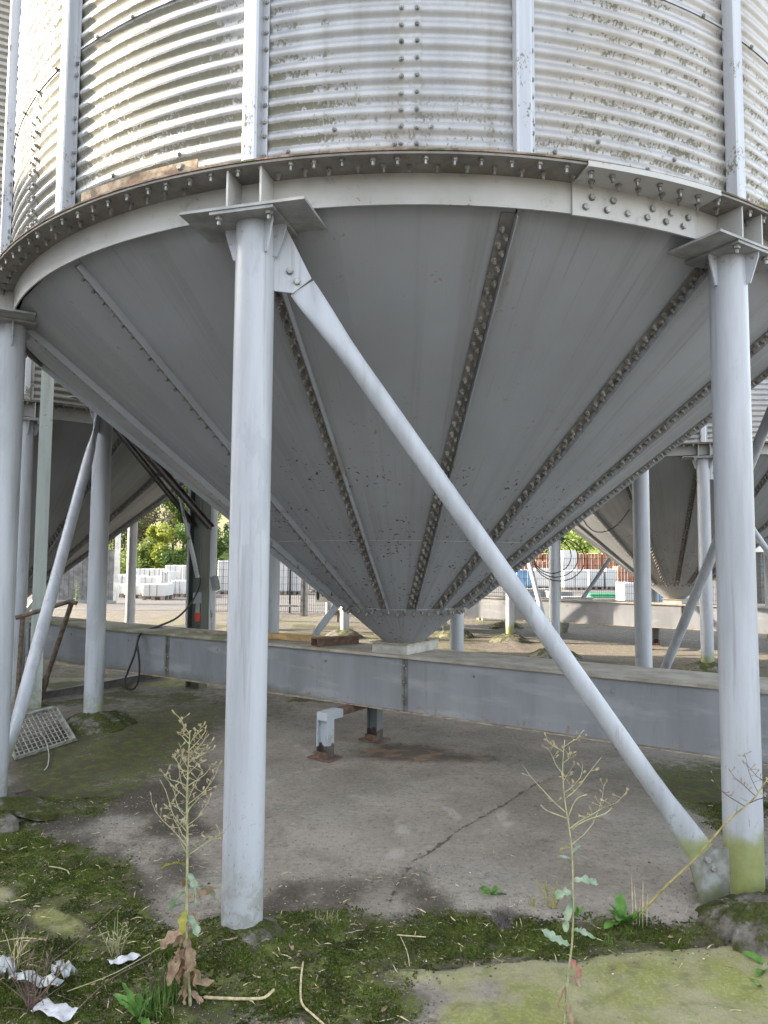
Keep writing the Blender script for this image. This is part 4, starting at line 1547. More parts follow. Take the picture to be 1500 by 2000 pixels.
WG = 'white wrapped block packs in the yard'
W_ = [
    (206, 240, 1142, 1172, 27.2, 'low white block pack of the front row, nearest the grey board wall'),
    (241, 276, 1142, 1173, 26.6, 'low white block pack of the front row behind the thin far column'),
    (277, 320, 1141, 1175, 25.6, 'low white block pack on a pallet, foremost and right end of the front row'),
    (206, 236, 1122, 1160, 29.5, 'white block pack of the second row close to the grey board wall'),
    (238, 268, 1124, 1160, 29.5, 'white block pack of the second row behind the thin far column'),
    (270, 309, 1126, 1160, 29.0, 'white block pack right end of the second row'),
    (312, 321, 1116, 1158, 28.6, 'narrow tall white block stack, left of two beside each other'),
    (322, 329, 1116, 1158, 28.6, 'narrow tall white block stack, right of two beside each other'),
    (333, 359, 1134, 1167, 27.4, 'single square white block pack on a pallet before the tall packs'),
    (264, 290, 1111, 1150, 33.0, 'white block pack in the back row behind the second row, left one'),
    (292, 319, 1111, 1150, 33.0, 'white block pack in the back row behind the second row, right one'),
    (321, 352, 1104, 1163, 30.6, 'tall white block pack left of the pair before the hedge'),
    (354, 378, 1104, 1163, 30.4, 'tall white block pack touching the hoist post'),
    (376, 400, 1098, 1163, 31.0, 'tallest white block pack behind the hoist post'),
    (424, 456, 1095, 1166, 30.0, 'tall white block pack between the hoist post and the front column'),
    (538, 560, 1094, 1158, 30.0, 'tall white block pack behind the mesh fence, beside the dark back column'),
    (562, 588, 1098, 1158, 30.2, 'tall white block pack behind the mesh fence and its dark post'),
    (592, 632, 1106, 1152, 32.0, 'white block pack behind the pale gate post'),
    (634, 672, 1120, 1152, 32.5, 'low white block pack above the board with black blotches'),
]
for x0, x1, yt, yb, Y, lab in W_:
    pack_px(x0, x1, yt, yb, Y, 'white_wrap', lab, 'block pack', WG, straps=1 if x1 - x0 < 15 else 2, d=1.1)

OG = 'orange brick packs stacked in the yard'
k = 0
for j, (yt, yb) in enumerate(((1091, 1102), (1081, 1091))):
    for i in range(7):
        x0 = 1032 + 29 * i
        lab = ('upper' if j else 'lower') + ' orange brick pack of the back stack, ' + ['behind the dark thin column', 'next to the dark thin column', 'left of the looped cable column', 'at the looped cable column',
              'right of the white double stack', 'above the slanted far brace', 'beside the sunlit hopper'][i]
        a, b = at(x0, yb, 48), at(x0 + 27, yb, 48)
        z0 = .006 if j == 0 else z1
        top = at(x0, yt, 48).z
        pack((a.x + b.x) / 2, 48.5, b.x - a.x, top - z0 - (.14 if j == 0 else .02), 1.0, 'clay', lab, 'brick pack', OG, z=z0 if j == 0 else z0 + .02, pallet=(j == 0), straps=3, grid=(6, 5))
        if j == 0 and i == 6: z1 = top
        if j == 0: z1 = top
for x0, x1, yt, yb, lab in ((1009, 1040, 1094, 1125, 'orange brick pack just right of the near hopper edge'), (1042, 1076, 1096, 1125, 'orange brick pack beside the white slanted brace'),
                            (1207, 1232, 1106, 1133, 'orange brick pack beside the white bags at the dark middle column'), (1232, 1262, 1104, 1133, 'orange brick pack mostly behind the dark middle column')):
    pack_px(x0, x1, yt, yb, 40, 'clay', lab, 'brick pack', OG, straps=3, grid=(6, 5))
PG = 'white wrapped packs before the brick stacks'
for x0, x1, yt, yb, Y, lab in ((1100, 1127, 1075, 1094, 44, 'upper white pack on the double stack by the looped cable'), (1098, 1128, 1094, 1124, 44, 'lower white pack of the double stack by the looped cable'),
                               (1044, 1076, 1110, 1136, 38, 'white pack just behind the white slanted brace'), (1101, 1123, 1114, 1136, 37, 'crinkled white pack right of the looped cable column'),
                               (1124, 1148, 1113, 1136, 37, 'crinkled white pack in the middle of the low row'), (1150, 1180, 1113, 1135, 38, 'white pack behind the slanted far brace'),
                               (1183, 1206, 1111, 1134, 38, 'white bag right end of the low row')):
    r_ = pack_px(x0, x1, yt, yb, Y, 'white_wrap', lab, 'wrapped pack', PG, pallet='upper' not in lab, straps=0, lift='upper' in lab, d=.9)
pack_px(1009, 1041, 1113, 1136, 38, 'blue_wrap', 'blue wrapped pack seen right of the near hopper edge', 'wrapped pack', None, d=.9)
pack_px(1219, 1240, 1138, 1174, 25, 'white_wrap', 'white and blue big bag beside the dark middle column', 'big bag', None, pallet=False, straps=0)
pack_px(1270, 1300, 1140, 1176, 25, 'blue_wrap', 'blue pack behind the sunlit hopper ribs', 'wrapped pack', None, pallet=False, straps=1)
gpk = empty('pipe_bundle', tuple(gnd(1183, 1172)))
tag(gpk, 'bundle of green plastic pipes lying by the fence', 'pipes')
for k in range(7):
    mb = MB()
    mb.tube((-.62, (k % 4) * .09, .06 + .085 * (k // 4) + .07), (.62, (k % 4) * .09, .06 + .085 * (k // 4) + .07), .045, .045, 8)
    mb.build('pipe', M['green_pipe'], gpk, 'auto')
for k, (px, py, w, h) in enumerate(((1052, 1158, 1.6, .35), (1096, 1160, 1.0, .28), (1130, 1166, 1.2, .16))):
    o_ = empty('slab_stack', tuple(gnd(px, py + 8)))
    tag(o_, ['grey slab stack behind the white slanted brace', 'low grey slab stack at the looped cable column', 'flat grey slab stack left of the green pipes'][k], 'slab stack')
    for j in range(4):
        mb = MB()
        mb.box((random.uniform(-.03, .03), .3, (j + .5) * h / 4), (w, .6, h / 4 - .015))
        mb.build('slab', M['slab_grey'], o_)

# house wall behind the trees, hill
hs = empty('house', (-14.2, 58, 0))
tag(hs, 'pale yellow rendered house wall behind the trees at the left', 'house')
mb = MB()
mb.box((0, 4, 4.6), (13, 8, 9.2))
mb.build('wall', M['yellow_render'], hs)
mb = MB()
mb.prism([(-6.9, 9.2), (6.9, 9.2), (0, 12)], (0, 4, 0), (1, 0, 0), (0, 0, 1), 8.6)
mb.build('roof', M['roof_tile'], hs)
for x_ in (-3.6, 1.8, 4.6):
    for z_ in (4.2, 7.0):
        mb = MB()
        mb.box((x_, -.02, z_), (1.1, .12, 1.4))
        f_ = mb.build('window', M['white_paint'], hs)
        mb = MB()
        mb.box((x_, -.09, z_), (.94, .02, 1.24))
        mb.build('pane', M['strap_grey'], f_)
hx, hy = np.meshgrid(np.linspace(-150, 150, 61), np.linspace(34, 190, 53))
hz = np.clip((hy - 62 + .25 * np.abs(hx + 5)) * .13, 0, 16) * (.7 + .6 * fbm(hx * .03, hy * .03, 5)) - .3
hz = np.maximum(hz, np.clip((hy - 36) * .22, 0, 2.6) * np.clip((-hx - 4) / 4, 0, 1) - .3)
idx = np.arange(hx.size).reshape(hx.shape)
tag(obj('hillside', np_mesh('hillside', np.stack([hx.ravel(), hy.ravel(), hz.ravel()], 1),
    np.stack([idx[:-1, :-1], idx[:-1, 1:], idx[1:, 1:], idx[1:, :-1]], -1).reshape(-1, 4), M['hill'], True)), kind='structure')


def hill_z(x, y):
    z = float(np.clip((y - 62 + .25 * abs(x + 5)) * .13, 0, 16)) * .95 - .3
    return max(z, min(max((y - 36) * .22, 0), 2.6) * min(max((-x - 4) / 4, 0), 1) - .3, 0)


def foliage(name, parent, clumps, n, size, mat, seed):
    g = np.random.default_rng(seed)
    C = np.array([c[0] for c in clumps])
    S = np.array([c[1] for c in clumps])
    k = g.integers(0, len(C), n)
    d = g.normal(size=(n, 3))
    d /= np.linalg.norm(d, axis=1)[:, None]
    P = C[k] + d * (S[k] * g.uniform(.35, 1.0, n) ** .6)[:, None]
    u = g.normal(size=(n, 3))
    u /= np.linalg.norm(u, axis=1)[:, None]
    v = np.cross(u, g.normal(size=(n, 3)))
    v /= np.linalg.norm(v, axis=1)[:, None]
    s = size * g.uniform(.6, 1.4, n)[:, None]
    V = np.stack([P - u * s, P - v * s * .5, P + u * s, P + v * s * .5], 1).reshape(-1, 3)
    return obj(name, np_mesh(name, V, np.arange(4 * n).reshape(-1, 4), M[mat]), parent)


def tree(x, y, h, rad, mat, label, seed, n=1500, leaf=.2, trunk=.14, low=.3, name='tree', group='trees behind the yard', loose=1.0):
    g = random.Random(seed)
    root = empty(name, (x, y, hill_z(x, y)))
    tag(root, label, name.split('_')[-1] if name != 'tree' else 'tree', group)
    if trunk:
        mb = MB()
        lean = (g.uniform(-.3, .3), g.uniform(-.3, .3))
        mb.sweep([(0, 0, -.3), (lean[0] * .3, lean[1] * .3, h * .35), (lean[0], lean[1], h * .92)], [trunk, trunk * .75, trunk * .2], 7)
        for k in range(5):
            z = h * g.uniform(.35, .75)
            a = g.uniform(0, 2 * PI)
            mb.sweep([(0, 0, z), (math.cos(a) * rad * .4, math.sin(a) * rad * .4, z + h * .10), (math.cos(a) * rad * .75, math.sin(a) * rad * .75, z + h * .2)], [trunk * .4, trunk * .25, .015], 5)
        mb.build('trunk', M['bark'], root)
    cl = []
    for k in range(int(16 * loose) + 6):
        a, q = g.uniform(0, 2 * PI), g.uniform(.1, .95)
        z = h * (low + (1 - low) * g.random())
        t = (z / h - low) / (1 - low)
        rr = rad * (1 - .75 * abs(t - .4) ** 1.4) * q
        cl.append(((math.cos(a) * rr, math.sin(a) * rr, z), rad * g.uniform(.18, .42)))
    foliage('crown', root, cl, n, leaf, mat, seed)
    return root


T = [(-15.6, 44, 7.5, 1.9, 'tree_leaf', 'tall leafy tree on the slope left of the thin far column'), (-13.9, 46, 9.0, 1.6, 'tree_leaf_light', 'slim pale green tree with bare lower stem before the house'),
     (-12.9, 45, 8.4, 1.3, 'tree_leaf', 'thin tree between the pale green one and the hoist post'), (-11.6, 47, 9.5, 1.6, 'tree_leaf_light', 'light leafy tree above the hoist post before the house'),
     (-17.8, 46, 10, 2.4, 'tree_leaf_dark', 'dark leafy tree behind the grey board wall'), (-10.0, 46, 6.0, 1.2, 'tree_leaf', 'small tree between the hoist post and the front column'),
     (-20.5, 48, 11, 2.8, 'tree_leaf', 'broad tree farthest to the left')]
for i, (x, y, h, r_, m_, lab) in enumerate(T): tree(x, y, h, r_ * 1.15, m_, lab, 100 + i, 5200, .10, .09, .12, loose=1.2)
S = [(-13.6, 38, 2.2, 1.5, 'tree_leaf_light', 'light green bush left of the yellow one'), (-12.0, 38, 3.1, 1.1, 'shrub_leaf_yellow', 'bright yellow green bush before the trees'),
     (-10.9, 38, 2.9, 1.3, 'tree_leaf', 'round mid green bush right of the yellow one'), (-15.6, 37, 1.9, 1.4, 'tree_leaf_light', 'low pale bush behind the thin far column'),
     (-14.2, 41, 3.6, 2.3, 'bramble', 'brown bramble thicket on the slope'), (-16.8, 41, 3.4, 2.2, 'bramble', 'brown bramble thicket behind the grey wall'),
     (-9.3, 38, 3.2, 1.4, 'tree_leaf', 'green bush between the hoist post and the front column'), (-17.6, 37, 2.0, 1.5, 'tree_leaf', 'green bush at the end of the grey wall'),
     (-7.4, 40, 3.0, 1.8, 'tree_leaf', 'green bush hidden behind the front column')]
for i, (x, y, h, r_, m_, lab) in enumerate(S): tree(x, y, h, r_, m_, lab, 200 + i, 4200, .085, 0, .05, 'bush', 'bushes at the foot of the slope')
q = ['far left, behind the near hopper edge', 'behind the looped cable column', 'right of the looped cable column', 'behind the sunlit hopper ribs', 'behind the silo with orange marks', 'behind the dark middle column', 'behind the right column', 'at the right edge', 'beyond the dark boarded wall']
for i in range(9):
    x = 10.5 + i * 4.0 + random.uniform(-.8, .8)
    tree(x, 66 + random.uniform(-4, 6), random.uniform(8, 11.5), random.uniform(2.8, 3.6), ['tree_leaf_light', 'tree_leaf', 'tree_leaf_light', 'tree_leaf_dark'][i % 4], 'full leafy tree of the far row, ' + q[i], 300 + i, 5200, .17, .2, .03, 'tree', 'row of trees beyond the brick stacks')
for i in range(0):
    x = -6 + i * 2.6
    tree(x, 60 + random.uniform(-3, 3), random.uniform(7, 9), 2.4, ['tree_leaf', 'tree_leaf_dark', 'tree_leaf_light'][i % 3], 'leafy tree hidden behind the near hopper', 400 + i, 1500, .22, .2, .03, 'tree', 'trees hidden behind the hopper')

# unseen block added at the left: its top edge shades the silo's foot and foreground
wh = empty('shade_block', (-21, -2.2, 0))
tag(wh, 'added grey block left of the silos, outside the picture, casting shade', 'shade_block')
mb = MB()
mb.box((0, 1.1, 4.65), (12, 28.2, 9.3))
mb.build('wall', M['shade_block_grey'], wh)
mb = MB()
mb.box((0, 1.1, 9.4), (12.3, 28.5, .2))
mb.build('roof', M['board_grey'], wh)


# ------------------------------------------------------------------ ground cover and litter
def glook(A, x, y):
    i = np.clip(np.searchsorted(GXS, x), 1, len(GXS) - 1)
    j = np.clip(np.searchsorted(GYS, y), 1, len(GYS) - 1)
    u = np.clip((x - GXS[i - 1]) / (GXS[i] - GXS[i - 1]), 0, 1)
    v = np.clip((y - GYS[j - 1]) / (GYS[j] - GYS[j - 1]), 0, 1)
    return (A[j - 1, i - 1] * (1 - u) + A[j - 1, i] * u) * (1 - v) + (A[j, i - 1] * (1 - u) + A[j, i] * u) * v


def scatter(n, x0=-2.3, x1=2.7, y0=2.15, y1=4.6, bias=1.5):
    x = rng.uniform(x0, x1, n)
    y = y0 + (y1 - y0) * rng.random(n) ** bias
    return x, y


def moss_cover():
    x, y = scatter(420000)
    m, l = glook(G_MOSS, x, y), glook(G_LICH, x, y)
    nz = fbm(x * 11, y * 11, 61) * .6 + fbm(x * 45, y * 45, 71) * .4
    keep = (m * (1 - .9 * l) + (nz - .5) * 2.6 > .62 + .5 * rng.random(len(x)) - .15) & (m > .22)
    x, y = x[keep][:110000], y[keep][:110000]
    n = len(x)
    z = glook(GZ, x, y)
    sz = rng.uniform(.003, .0075, n) * (.7 + .9 * fbm(x * 6, y * 6, 81))
    V = np.zeros((n, 3, 3, 3))
    for k in range(3):
        a = rng.uniform(0, 2 * PI, n)
        b = a + rng.uniform(.8, 1.4, n)
        t = rng.uniform(-.6, .6, (n, 2))
        V[:, k, 0] = np.stack([x + sz * .75 * np.cos(a), y + sz * .75 * np.sin(a), z - .001], 1)
        V[:, k, 1] = np.stack([x + sz * .75 * np.cos(b + PI * .6), y + sz * .75 * np.sin(b + PI * .6), z - .001], 1)
        V[:, k, 2] = np.stack([x + sz * t[:, 0], y + sz * t[:, 1], z + sz * rng.uniform(.5, 1.1, n)], 1)
    o_ = obj('moss', np_mesh('moss', V.reshape(-1, 3), np.arange(9 * n).reshape(-1, 3), M['moss_tuft']))
    tag(o_, 'low green moss over the near ground', 'moss', kind='stuff')


moss_cover()


def litter(name, n, mat, kind, smin, smax, label, cat, cond=None, asp=1.0, flat=.6, seed=1, bias=1.6, reg=None):
    g = np.random.default_rng(seed)
    x, y = scatter(n * 5, bias=bias, **(reg or {}))
    if cond is not None:
        k = g.random(len(x)) < cond(x, y)
        x, y = x[k], y[k]
    x, y = x[:n], y[:n]
    n = len(x)
    z = glook(GZ, x, y)
    s = g.uniform(smin, smax, n) * g.uniform(.5, 1, n)
    a = g.uniform(0, 2 * PI, n)
    if kind == 'stone':
        base = np.array([(1, 0, 0), (-1, 0, 0), (0, 1, 0), (0, -1, 0), (0, 0, 1), (0, 0, -1)], float)
        tri = np.array([(0, 2, 4), (2, 1, 4), (1, 3, 4), (3, 0, 4), (2, 0, 5), (1, 2, 5), (3, 1, 5), (0, 3, 5)])
        P = base[None] * g.uniform(.55, 1.2, (n, 6, 1)) * s[:, None, None]
        P[:, :, 2] *= flat
        P[:, :, 0] *= asp
    else:                                    # a bent strip: straw, leaf scraps
        base = np.array([(-1, -.5, 0), (-1, .5, 0), (0, -1, 1), (0, 1, 1), (1, -.4, 0), (1, .4, 0)], float)
        tri = np.array([(0, 2, 3), (0, 3, 1), (2, 4, 5), (2, 5, 3)])
        P = np.repeat(base[None], n, 0)
        P[:, :, 0] *= s[:, None]
        P[:, :, 1] *= (s * asp)[:, None]
        P[:, :, 2] *= (s * g.uniform(-.25, .3, n))[:, None]
        P[:, :, 2] += g.normal(0, .0015, (n, 6)) + .004
        P[:, :, 2] += P[:, :, 0] * g.uniform(-.12, .12, n)[:, None]
    c, s_ = np.cos(a)[:, None], np.sin(a)[:, None]
    Q = np.stack([P[:, :, 0] * c - P[:, :, 1] * s_ + x[:, None], P[:, :, 0] * s_ + P[:, :, 1] * c + y[:, None], P[:, :, 2] + z[:, None]], -1)
    F = (tri[None] + (np.arange(n) * 6)[:, None, None]).reshape(-1, 3)
    tag(obj(name, np_mesh(name, Q.reshape(-1, 3), F, M[mat])), label, cat, kind='stuff')


simple('pebble_mat', (.20, .18, .155), .85, 0, .4, 90)
simple('pebble_white', (.62, .61, .58), .8, 0, .2, 90)
simple('crumb', (.10, .085, .068), .95, 0, .5, 120)
dirty = lambda x, y: np.clip(glook(G_SOIL_SHADE, x, y) + glook(G_MOSS, x, y), .03, 1)
litter('gravel', 4200, 'pebble_mat', 'stone', .002, .008, 'small grey grit over the near ground', 'gravel', dirty, seed=11)
litter('gravel', 420, 'pebble_white', 'stone', .002, .006, 'small whitish grit in the moss', 'gravel', dirty, seed=12)
litter('crumbs', 9000, 'crumb', 'stone', .002, .008, 'dark soil crumbs on the near concrete', 'soil', lambda x, y: dirty(x, y) * (1 - .93 * glook(G_LICH, x, y)), seed=13, flat=.7)
litter('straw_scraps', 900, 'straw', 'strip', .010, .035, 'dry straw scraps scattered on the near ground', 'straw', lambda x, y: dirty(x, y) * np.clip(1.1 - x * .25, .2, 1), asp=.07, seed=14)
litter('leaf_scraps', 260, 'dead_leaf', 'strip', .008, .020, 'dry brown leaf scraps on the near ground', 'leaves', dirty, asp=.45, seed=15)
litter('twig_scraps', 420, 'twig', 'strip', .015, .05, 'thin dark twig scraps in the moss at the front left', 'twigs', lambda x, y: np.clip(-.35 - x, 0, .6) * (y < 3.1), asp=.035, seed=16, bias=1.0)
litter('coarse_rubble', 260, 'footing', 'stone', .008, .026, 'small broken concrete bits beside the column feet', 'rubble',
       lambda x, y: np.maximum(np.maximum(np.exp(-((x + .58) ** 2 + (y - 2.85) ** 2) / .07), np.exp(-((x - 1.65) ** 2 + (y - 3.15) ** 2) / .12)), np.exp(-((x + 2.2) ** 2 + (y - 4.25) ** 2) / .1)), seed=17, bias=1.0)


# ------------------------------------------------------------------ weeds
def leaf(mb, base, direction, L, W, lobes=0, droop=.3, fold=.25, twist=0.0, n=10, depth=.45, up=(0, 0, 1), curl=0.0):
    p = Vector(base)
    d = Vector(direction).normalized()
    up = Vector(up)
    s = d.cross(up)
    if s.length < .05: s = Vector((1, 0, 0))
    s.normalize()
    s = Matrix.Rotation(twist, 3, d) @ s
    rows = []
    for i in range(n + 1):
        t = i / n
        w = W * (math.sin(PI * min(1, t * .93 + .05)) ** .75) * (.55 + .45 * t)
        if lobes: w *= 1 - depth * (0.5 + .5 * math.cos(2 * PI * lobes * t)) * (1 - .3 * t)
        nn = s.cross(d).normalized()
        wob = random.uniform(-.22, .22) * W
        rows.append((p - s * w + nn * (abs(w) * fold + wob), p.copy(), p + s * w + nn * (abs(w) * fold - wob)))
        p = p + d * (L / n)
        d = (d - Vector((0, 0, 1)) * (droop / n) + nn * (curl / n)).normalized()
        s = (s - d * s.dot(d)).normalized()
    vs = [q for r_ in rows for q in r_]
    fs = []
    for i in range(n):
        for j in (0, 1): fs.append((3 * i + j, 3 * i + j + 1, 3 * i + 4 + j, 3 * i + 3 + j))
    mb.add(vs, fs)


def dirv(az, el): return Vector((math.cos(az) * math.cos(el), math.sin(az) * math.cos(el), math.sin(el)))


def one_leaf(root, name, mat, *a, **k):
    mb = MB()
    leaf(mb, *a, **k)
    return mb.build(name, M[mat], root, True)


# dried wild lettuce at the left
def dry_lettuce(base, pts, label, seed, r0=.0066):
    random.seed(seed)
    root = empty('dry_lettuce', tuple(base))
    tag(root, label, 'weed')
    o = Vector(base)
    P = [Vector(p) - o for p in pts]
    path = spline(P, 6)
    rad = [r0 - r0 * .72 * i / (len(path) - 1) for i in range(len(path))]
    mb = MB()
    mb.sweep(path, rad, 6)
    mb.build('stem', M['stalk_pale'], root, True)
    return root, path, o


def panicle(root, path, t0, branches, seed, husk=True, mat='stalk_pale'):
    random.seed(seed)
    bm_, hm = MB(), MB()
    for k in range(branches):
        t = t0 + (1 - t0) * (k + .3) / branches
        p = path[min(int(t * (len(path) - 1)), len(path) - 1)]
        a = random.uniform(0, 2 * PI) if k % 2 else random.choice((0, PI)) + random.uniform(-.5, .5)
        L = (.24 - .17 * (k / branches)) * random.uniform(.45, 1.2)
        d = dirv(a, random.uniform(.5, .9))
        pts = [p]
        for i in range(5):
            pts.append(pts[-1] + d * (L / 5))
            d = (d + Vector((0, 0, .16)) + Vector((random.uniform(-.3, .3), random.uniform(-.3, .3), random.uniform(-.2, .1)))).normalized()
        bm_.sweep(pts, [.0022, .0018, .0016, .0013, .0010, .0007], 4)
        for i in range(1, 6):
            for _ in range(random.choice((0, 1, 2, 3)) if i > 1 else 0):
                q = pts[i] - (pts[i] - pts[i - 1]) * random.random()
                e = dirv(random.uniform(0, 2 * PI), random.uniform(.1, 1.0))
                l2 = random.uniform(.010, .030)
                bm_.sweep([q, q + e * l2], [.0009, .0007], 3)
                for _2 in range(2):
                    e2 = (e + Vector((random.uniform(-.5, .5), random.uniform(-.5, .5), random.uniform(-.2, .6)))).normalized()
                    r2 = random.uniform(.0016, .0032)
                    hm.sweep([q + e * (l2 * .98), q + e * l2 + e2 * .005, q + e * l2 + e2 * .013], [r2 * .6, r2, r2 * .45], 5)
    bm_.build('panicle', M[mat], root)
    tag(hm.build('seed_husks', M['seed_husk'], root), kind='stuff')


b = gat(372, 1965)
Yb = b.y
root, path, o = dry_lettuce(b, [b, at(364, 1850, Yb), at(365, 1740, Yb), at(366, 1640, Yb), at(365, 1560, Yb), at(368, 1490, Yb), at(371, 1426, Yb)],
                            'tall dried wild lettuce with brown lower leaves left of the front column', 5)
panicle(root, path, .44, 26, 21)
L_ = lambda px, py: at(px, py, Yb) - o
for px, py, az, el, ln, w, lob, mat, dr, tw in (
        (365, 1690, PI * .98, .25, .09, .017, 0, 'yellow_leaf', .8, .5), (366, 1660, .1, .5, .10, .016, 0, 'lettuce_leaf', .7, -.4), (364, 1735, .3, .25, .11, .026, 3, 'lettuce_leaf', 1.2, -.6),
        (364, 1755, .15, .4, .10, .022, 2, 'dead_leaf', .2, .8), (364, 1765, PI * .9, -.2, .08, .020, 3, 'lettuce_leaf', 1.0, .7), (364, 1785, -.4, -.6, .08, .022, 2, 'lettuce_leaf', .8, .3),
        (363, 1800, 1.0, .2, .07, .028, 2, 'dead_leaf', 1.5, .9), (364, 1815, PI * 1.05, -.25, .10, .026, 3, 'dead_leaf', 1.0, -.8), (363, 1830, -.9, -.9, .10, .030, 3, 'dead_leaf', .6, .4),
        (364, 1850, PI * 1.2, -.8, .12, .030, 3, 'dead_leaf', .8, -.4), (365, 1715, 2.2, -.5, .06, .016, 2, 'dead_leaf', 1.2, .5), (366, 1705, -.5, -.4, .06, .017, 2, 'lettuce_leaf', 1.4, .8), (365, 1808, 2.6, -.6, .09, .024, 2, 'dead_leaf', 1.3, 1.2), (366, 1868, 2.8, -1.0, .09, .026, 2, 'dead_leaf', .9, .9), (367, 1915, 3.6, -1.0, .07, .020, 2, 'dead_leaf', .9, .2), (364, 1860, .1, -1.1, .12, .034, 2, 'dead_leaf', .5, .2), (366, 1890, -1.3, -1.1, .10, .024, 2, 'dead_leaf', .5, 1.0),
        (368, 1905, .4, -.9, .10, .018, 2, 'dead_leaf', -1.5, .6), (366, 1615, PI * .8, .6, .05, .009, 0, 'lettuce_leaf', .5, 0), (366, 1596, PI * 1.1, .9, .05, .007, 0, 'lettuce_leaf', .4, 0),
        (369, 1935, .3, -.6, .07, .016, 2, 'dead_leaf', 1.2, .9), (365, 1742, PI * 1.15, -.1, .075, .022, 3, 'lettuce_leaf', 1.6, 1.0), (366, 1726, -.8, .1, .09, .024, 3, 'lettuce_leaf', 1.4, -.9),
        (364, 1775, -1.6, -.3, .08, .024, 3, 'yellow_leaf', 1.6, .4), (364, 1820, -1.9, -.7, .09, .028, 2, 'dead_leaf', 1.2, .8), (365, 1842, -1.2, -.5, .08, .026, 2, 'dead_leaf', 2.0, -.7), (367, 1875, PI, -.8, .08, .022, 2, 'dead_leaf', 1.4, .5)):
    one_leaf(root, 'leaf', mat, L_(px, py), dirv(az, el), ln * 1.05, w * 1.05, lob, dr, .35, tw, 14, .5, curl=random.uniform(-.5, .5))
# greener lettuce at the right
b = gat(1103, 2010)
Yb = b.y
root, path, o = dry_lettuce(b, [b, at(1108, 1920, Yb), at(1118, 1830, Yb), at(1119, 1740, Yb), at(1116, 1650, Yb), at(1103, 1560, Yb), at(1099, 1500, Yb), at(1103, 1445, Yb)],
                            'thin wild lettuce with pale bluish leaves left of the leafy rosette', 6, .0044)
panicle(root, path, .58, 10, 33)
L_ = lambda px, py: at(px, py, Yb) - o
mb = MB()
mb.sweep(spline([L_(1117, 1620), L_(1130, 1610), L_(1150, 1600), L_(1180, 1590), L_(1195, 1578)], 4), .0022, 4)
mb.sweep(spline([L_(1112, 1600), L_(1090, 1592), L_(1068, 1583), L_(1056, 1572)], 4), .002, 4)
mb.sweep(spline([L_(1108, 1600), L_(1125, 1562), L_(1146, 1552)], 4), .002, 4)
mb.build('side_branches', M['stalk_pale'], root)
for px, py, az, el, ln, w, lob, mat, dr, tw in (
        (1118, 1720, .1, .1, .075, .018, 3, 'lettuce_leaf', .6, .6), (1117, 1745, PI, .3, .05, .020, 2, 'lettuce_leaf', 1.5, -.5), (1118, 1752, -2.2, -.9, .085, .022, 3, 'lettuce_leaf', .2, .5),
        (1118, 1815, .1, -.2, .065, .012, 3, 'lettuce_leaf', .5, .6), (1115, 1846, PI * .97, .25, .085, .020, 4, 'lettuce_leaf', -.4, -.6), (1117, 1680, PI * .9, .4, .04, .012, 2, 'lettuce_leaf', .8, 0),
        (1117, 1668, .4, .7, .035, .008, 0, 'lettuce_leaf', .4, 0), (1113, 1872, .2, -.9, .06, .015, 2, 'red_leaf', .6, .9), (1110, 1905, .1, -.5, .05, .014, 1, 'dead_leaf', .8, .8),
        (1107, 1925, PI * 1.1, -1.0, .06, .012, 2, 'dead_leaf', .4, .4), (1105, 1955, -.6, -1.2, .06, .016, 2, 'dead_leaf', .3, .5), (1116, 1655, PI * 1.1, .2, .04, .008, 2, 'yellow_leaf', .8, .3)):
    one_leaf(root, 'leaf', mat, L_(px, py), dirv(az, el), ln * 1.25, w * 1.3, lob, dr, .3, tw, 14, .6)
# leaning stalk before the right column
b = gat(1238, 1800)
o = b
root = empty('leaning_stalk', tuple(b))
tag(root, 'leaning yellow brown weed stalk crossing the foot of the right column', 'weed')
pts = [b, at(1262, 1772, b.y), at(1310, 1722, b.y - .02), at(1360, 1675, b.y - .03), at(1420, 1605, b.y - .05), at(1470, 1562, b.y - .06), at(1500, 1520, b.y - .06), at(1540, 1470, b.y - .06)]
path = spline([p - o for p in pts], 6)
mb = MB()
mb.sweep(path, [.006 - .004 * i / (len(path) - 1) for i in range(len(path))], 6)
mb.build('stem', M['stalk'], root, True)
panicle(root, path, .66, 10, 44, mat='twig')
for k, (t, az, el) in enumerate(((.62, 1.0, .9), (.70, PI * .7, .5), (.78, 0, -.3), (.84, -.3, .3))):
    one_leaf(root, 'leaf', 'lettuce_leaf', path[int(t * (len(path) - 1))], dirv(az, el), .045, .008, 2, .6, .3, .4, 8)


def rosette(px, py, label, mat, n, L, W, lobes, seed, el=(.3, 1.0), cat='weed', name='leafy_weed', az0=0.0, depth=.3, drp=(.5, 1.2)):
    random.seed(seed)
    b = gat(px, py)
    root = empty(name, tuple(b))
    tag(root, label, cat)
    for k in range(n):
        az = az0 + 2 * PI * k / n + random.uniform(-.3, .3)
        one_leaf(root, 'leaf', mat, (0, 0, .0), dirv(az, random.uniform(*el)), L * random.uniform(.7, 1.15), W * random.uniform(.8, 1.2), lobes, random.uniform(*drp), .3, random.uniform(-.4, .4), 10, depth)
    return root


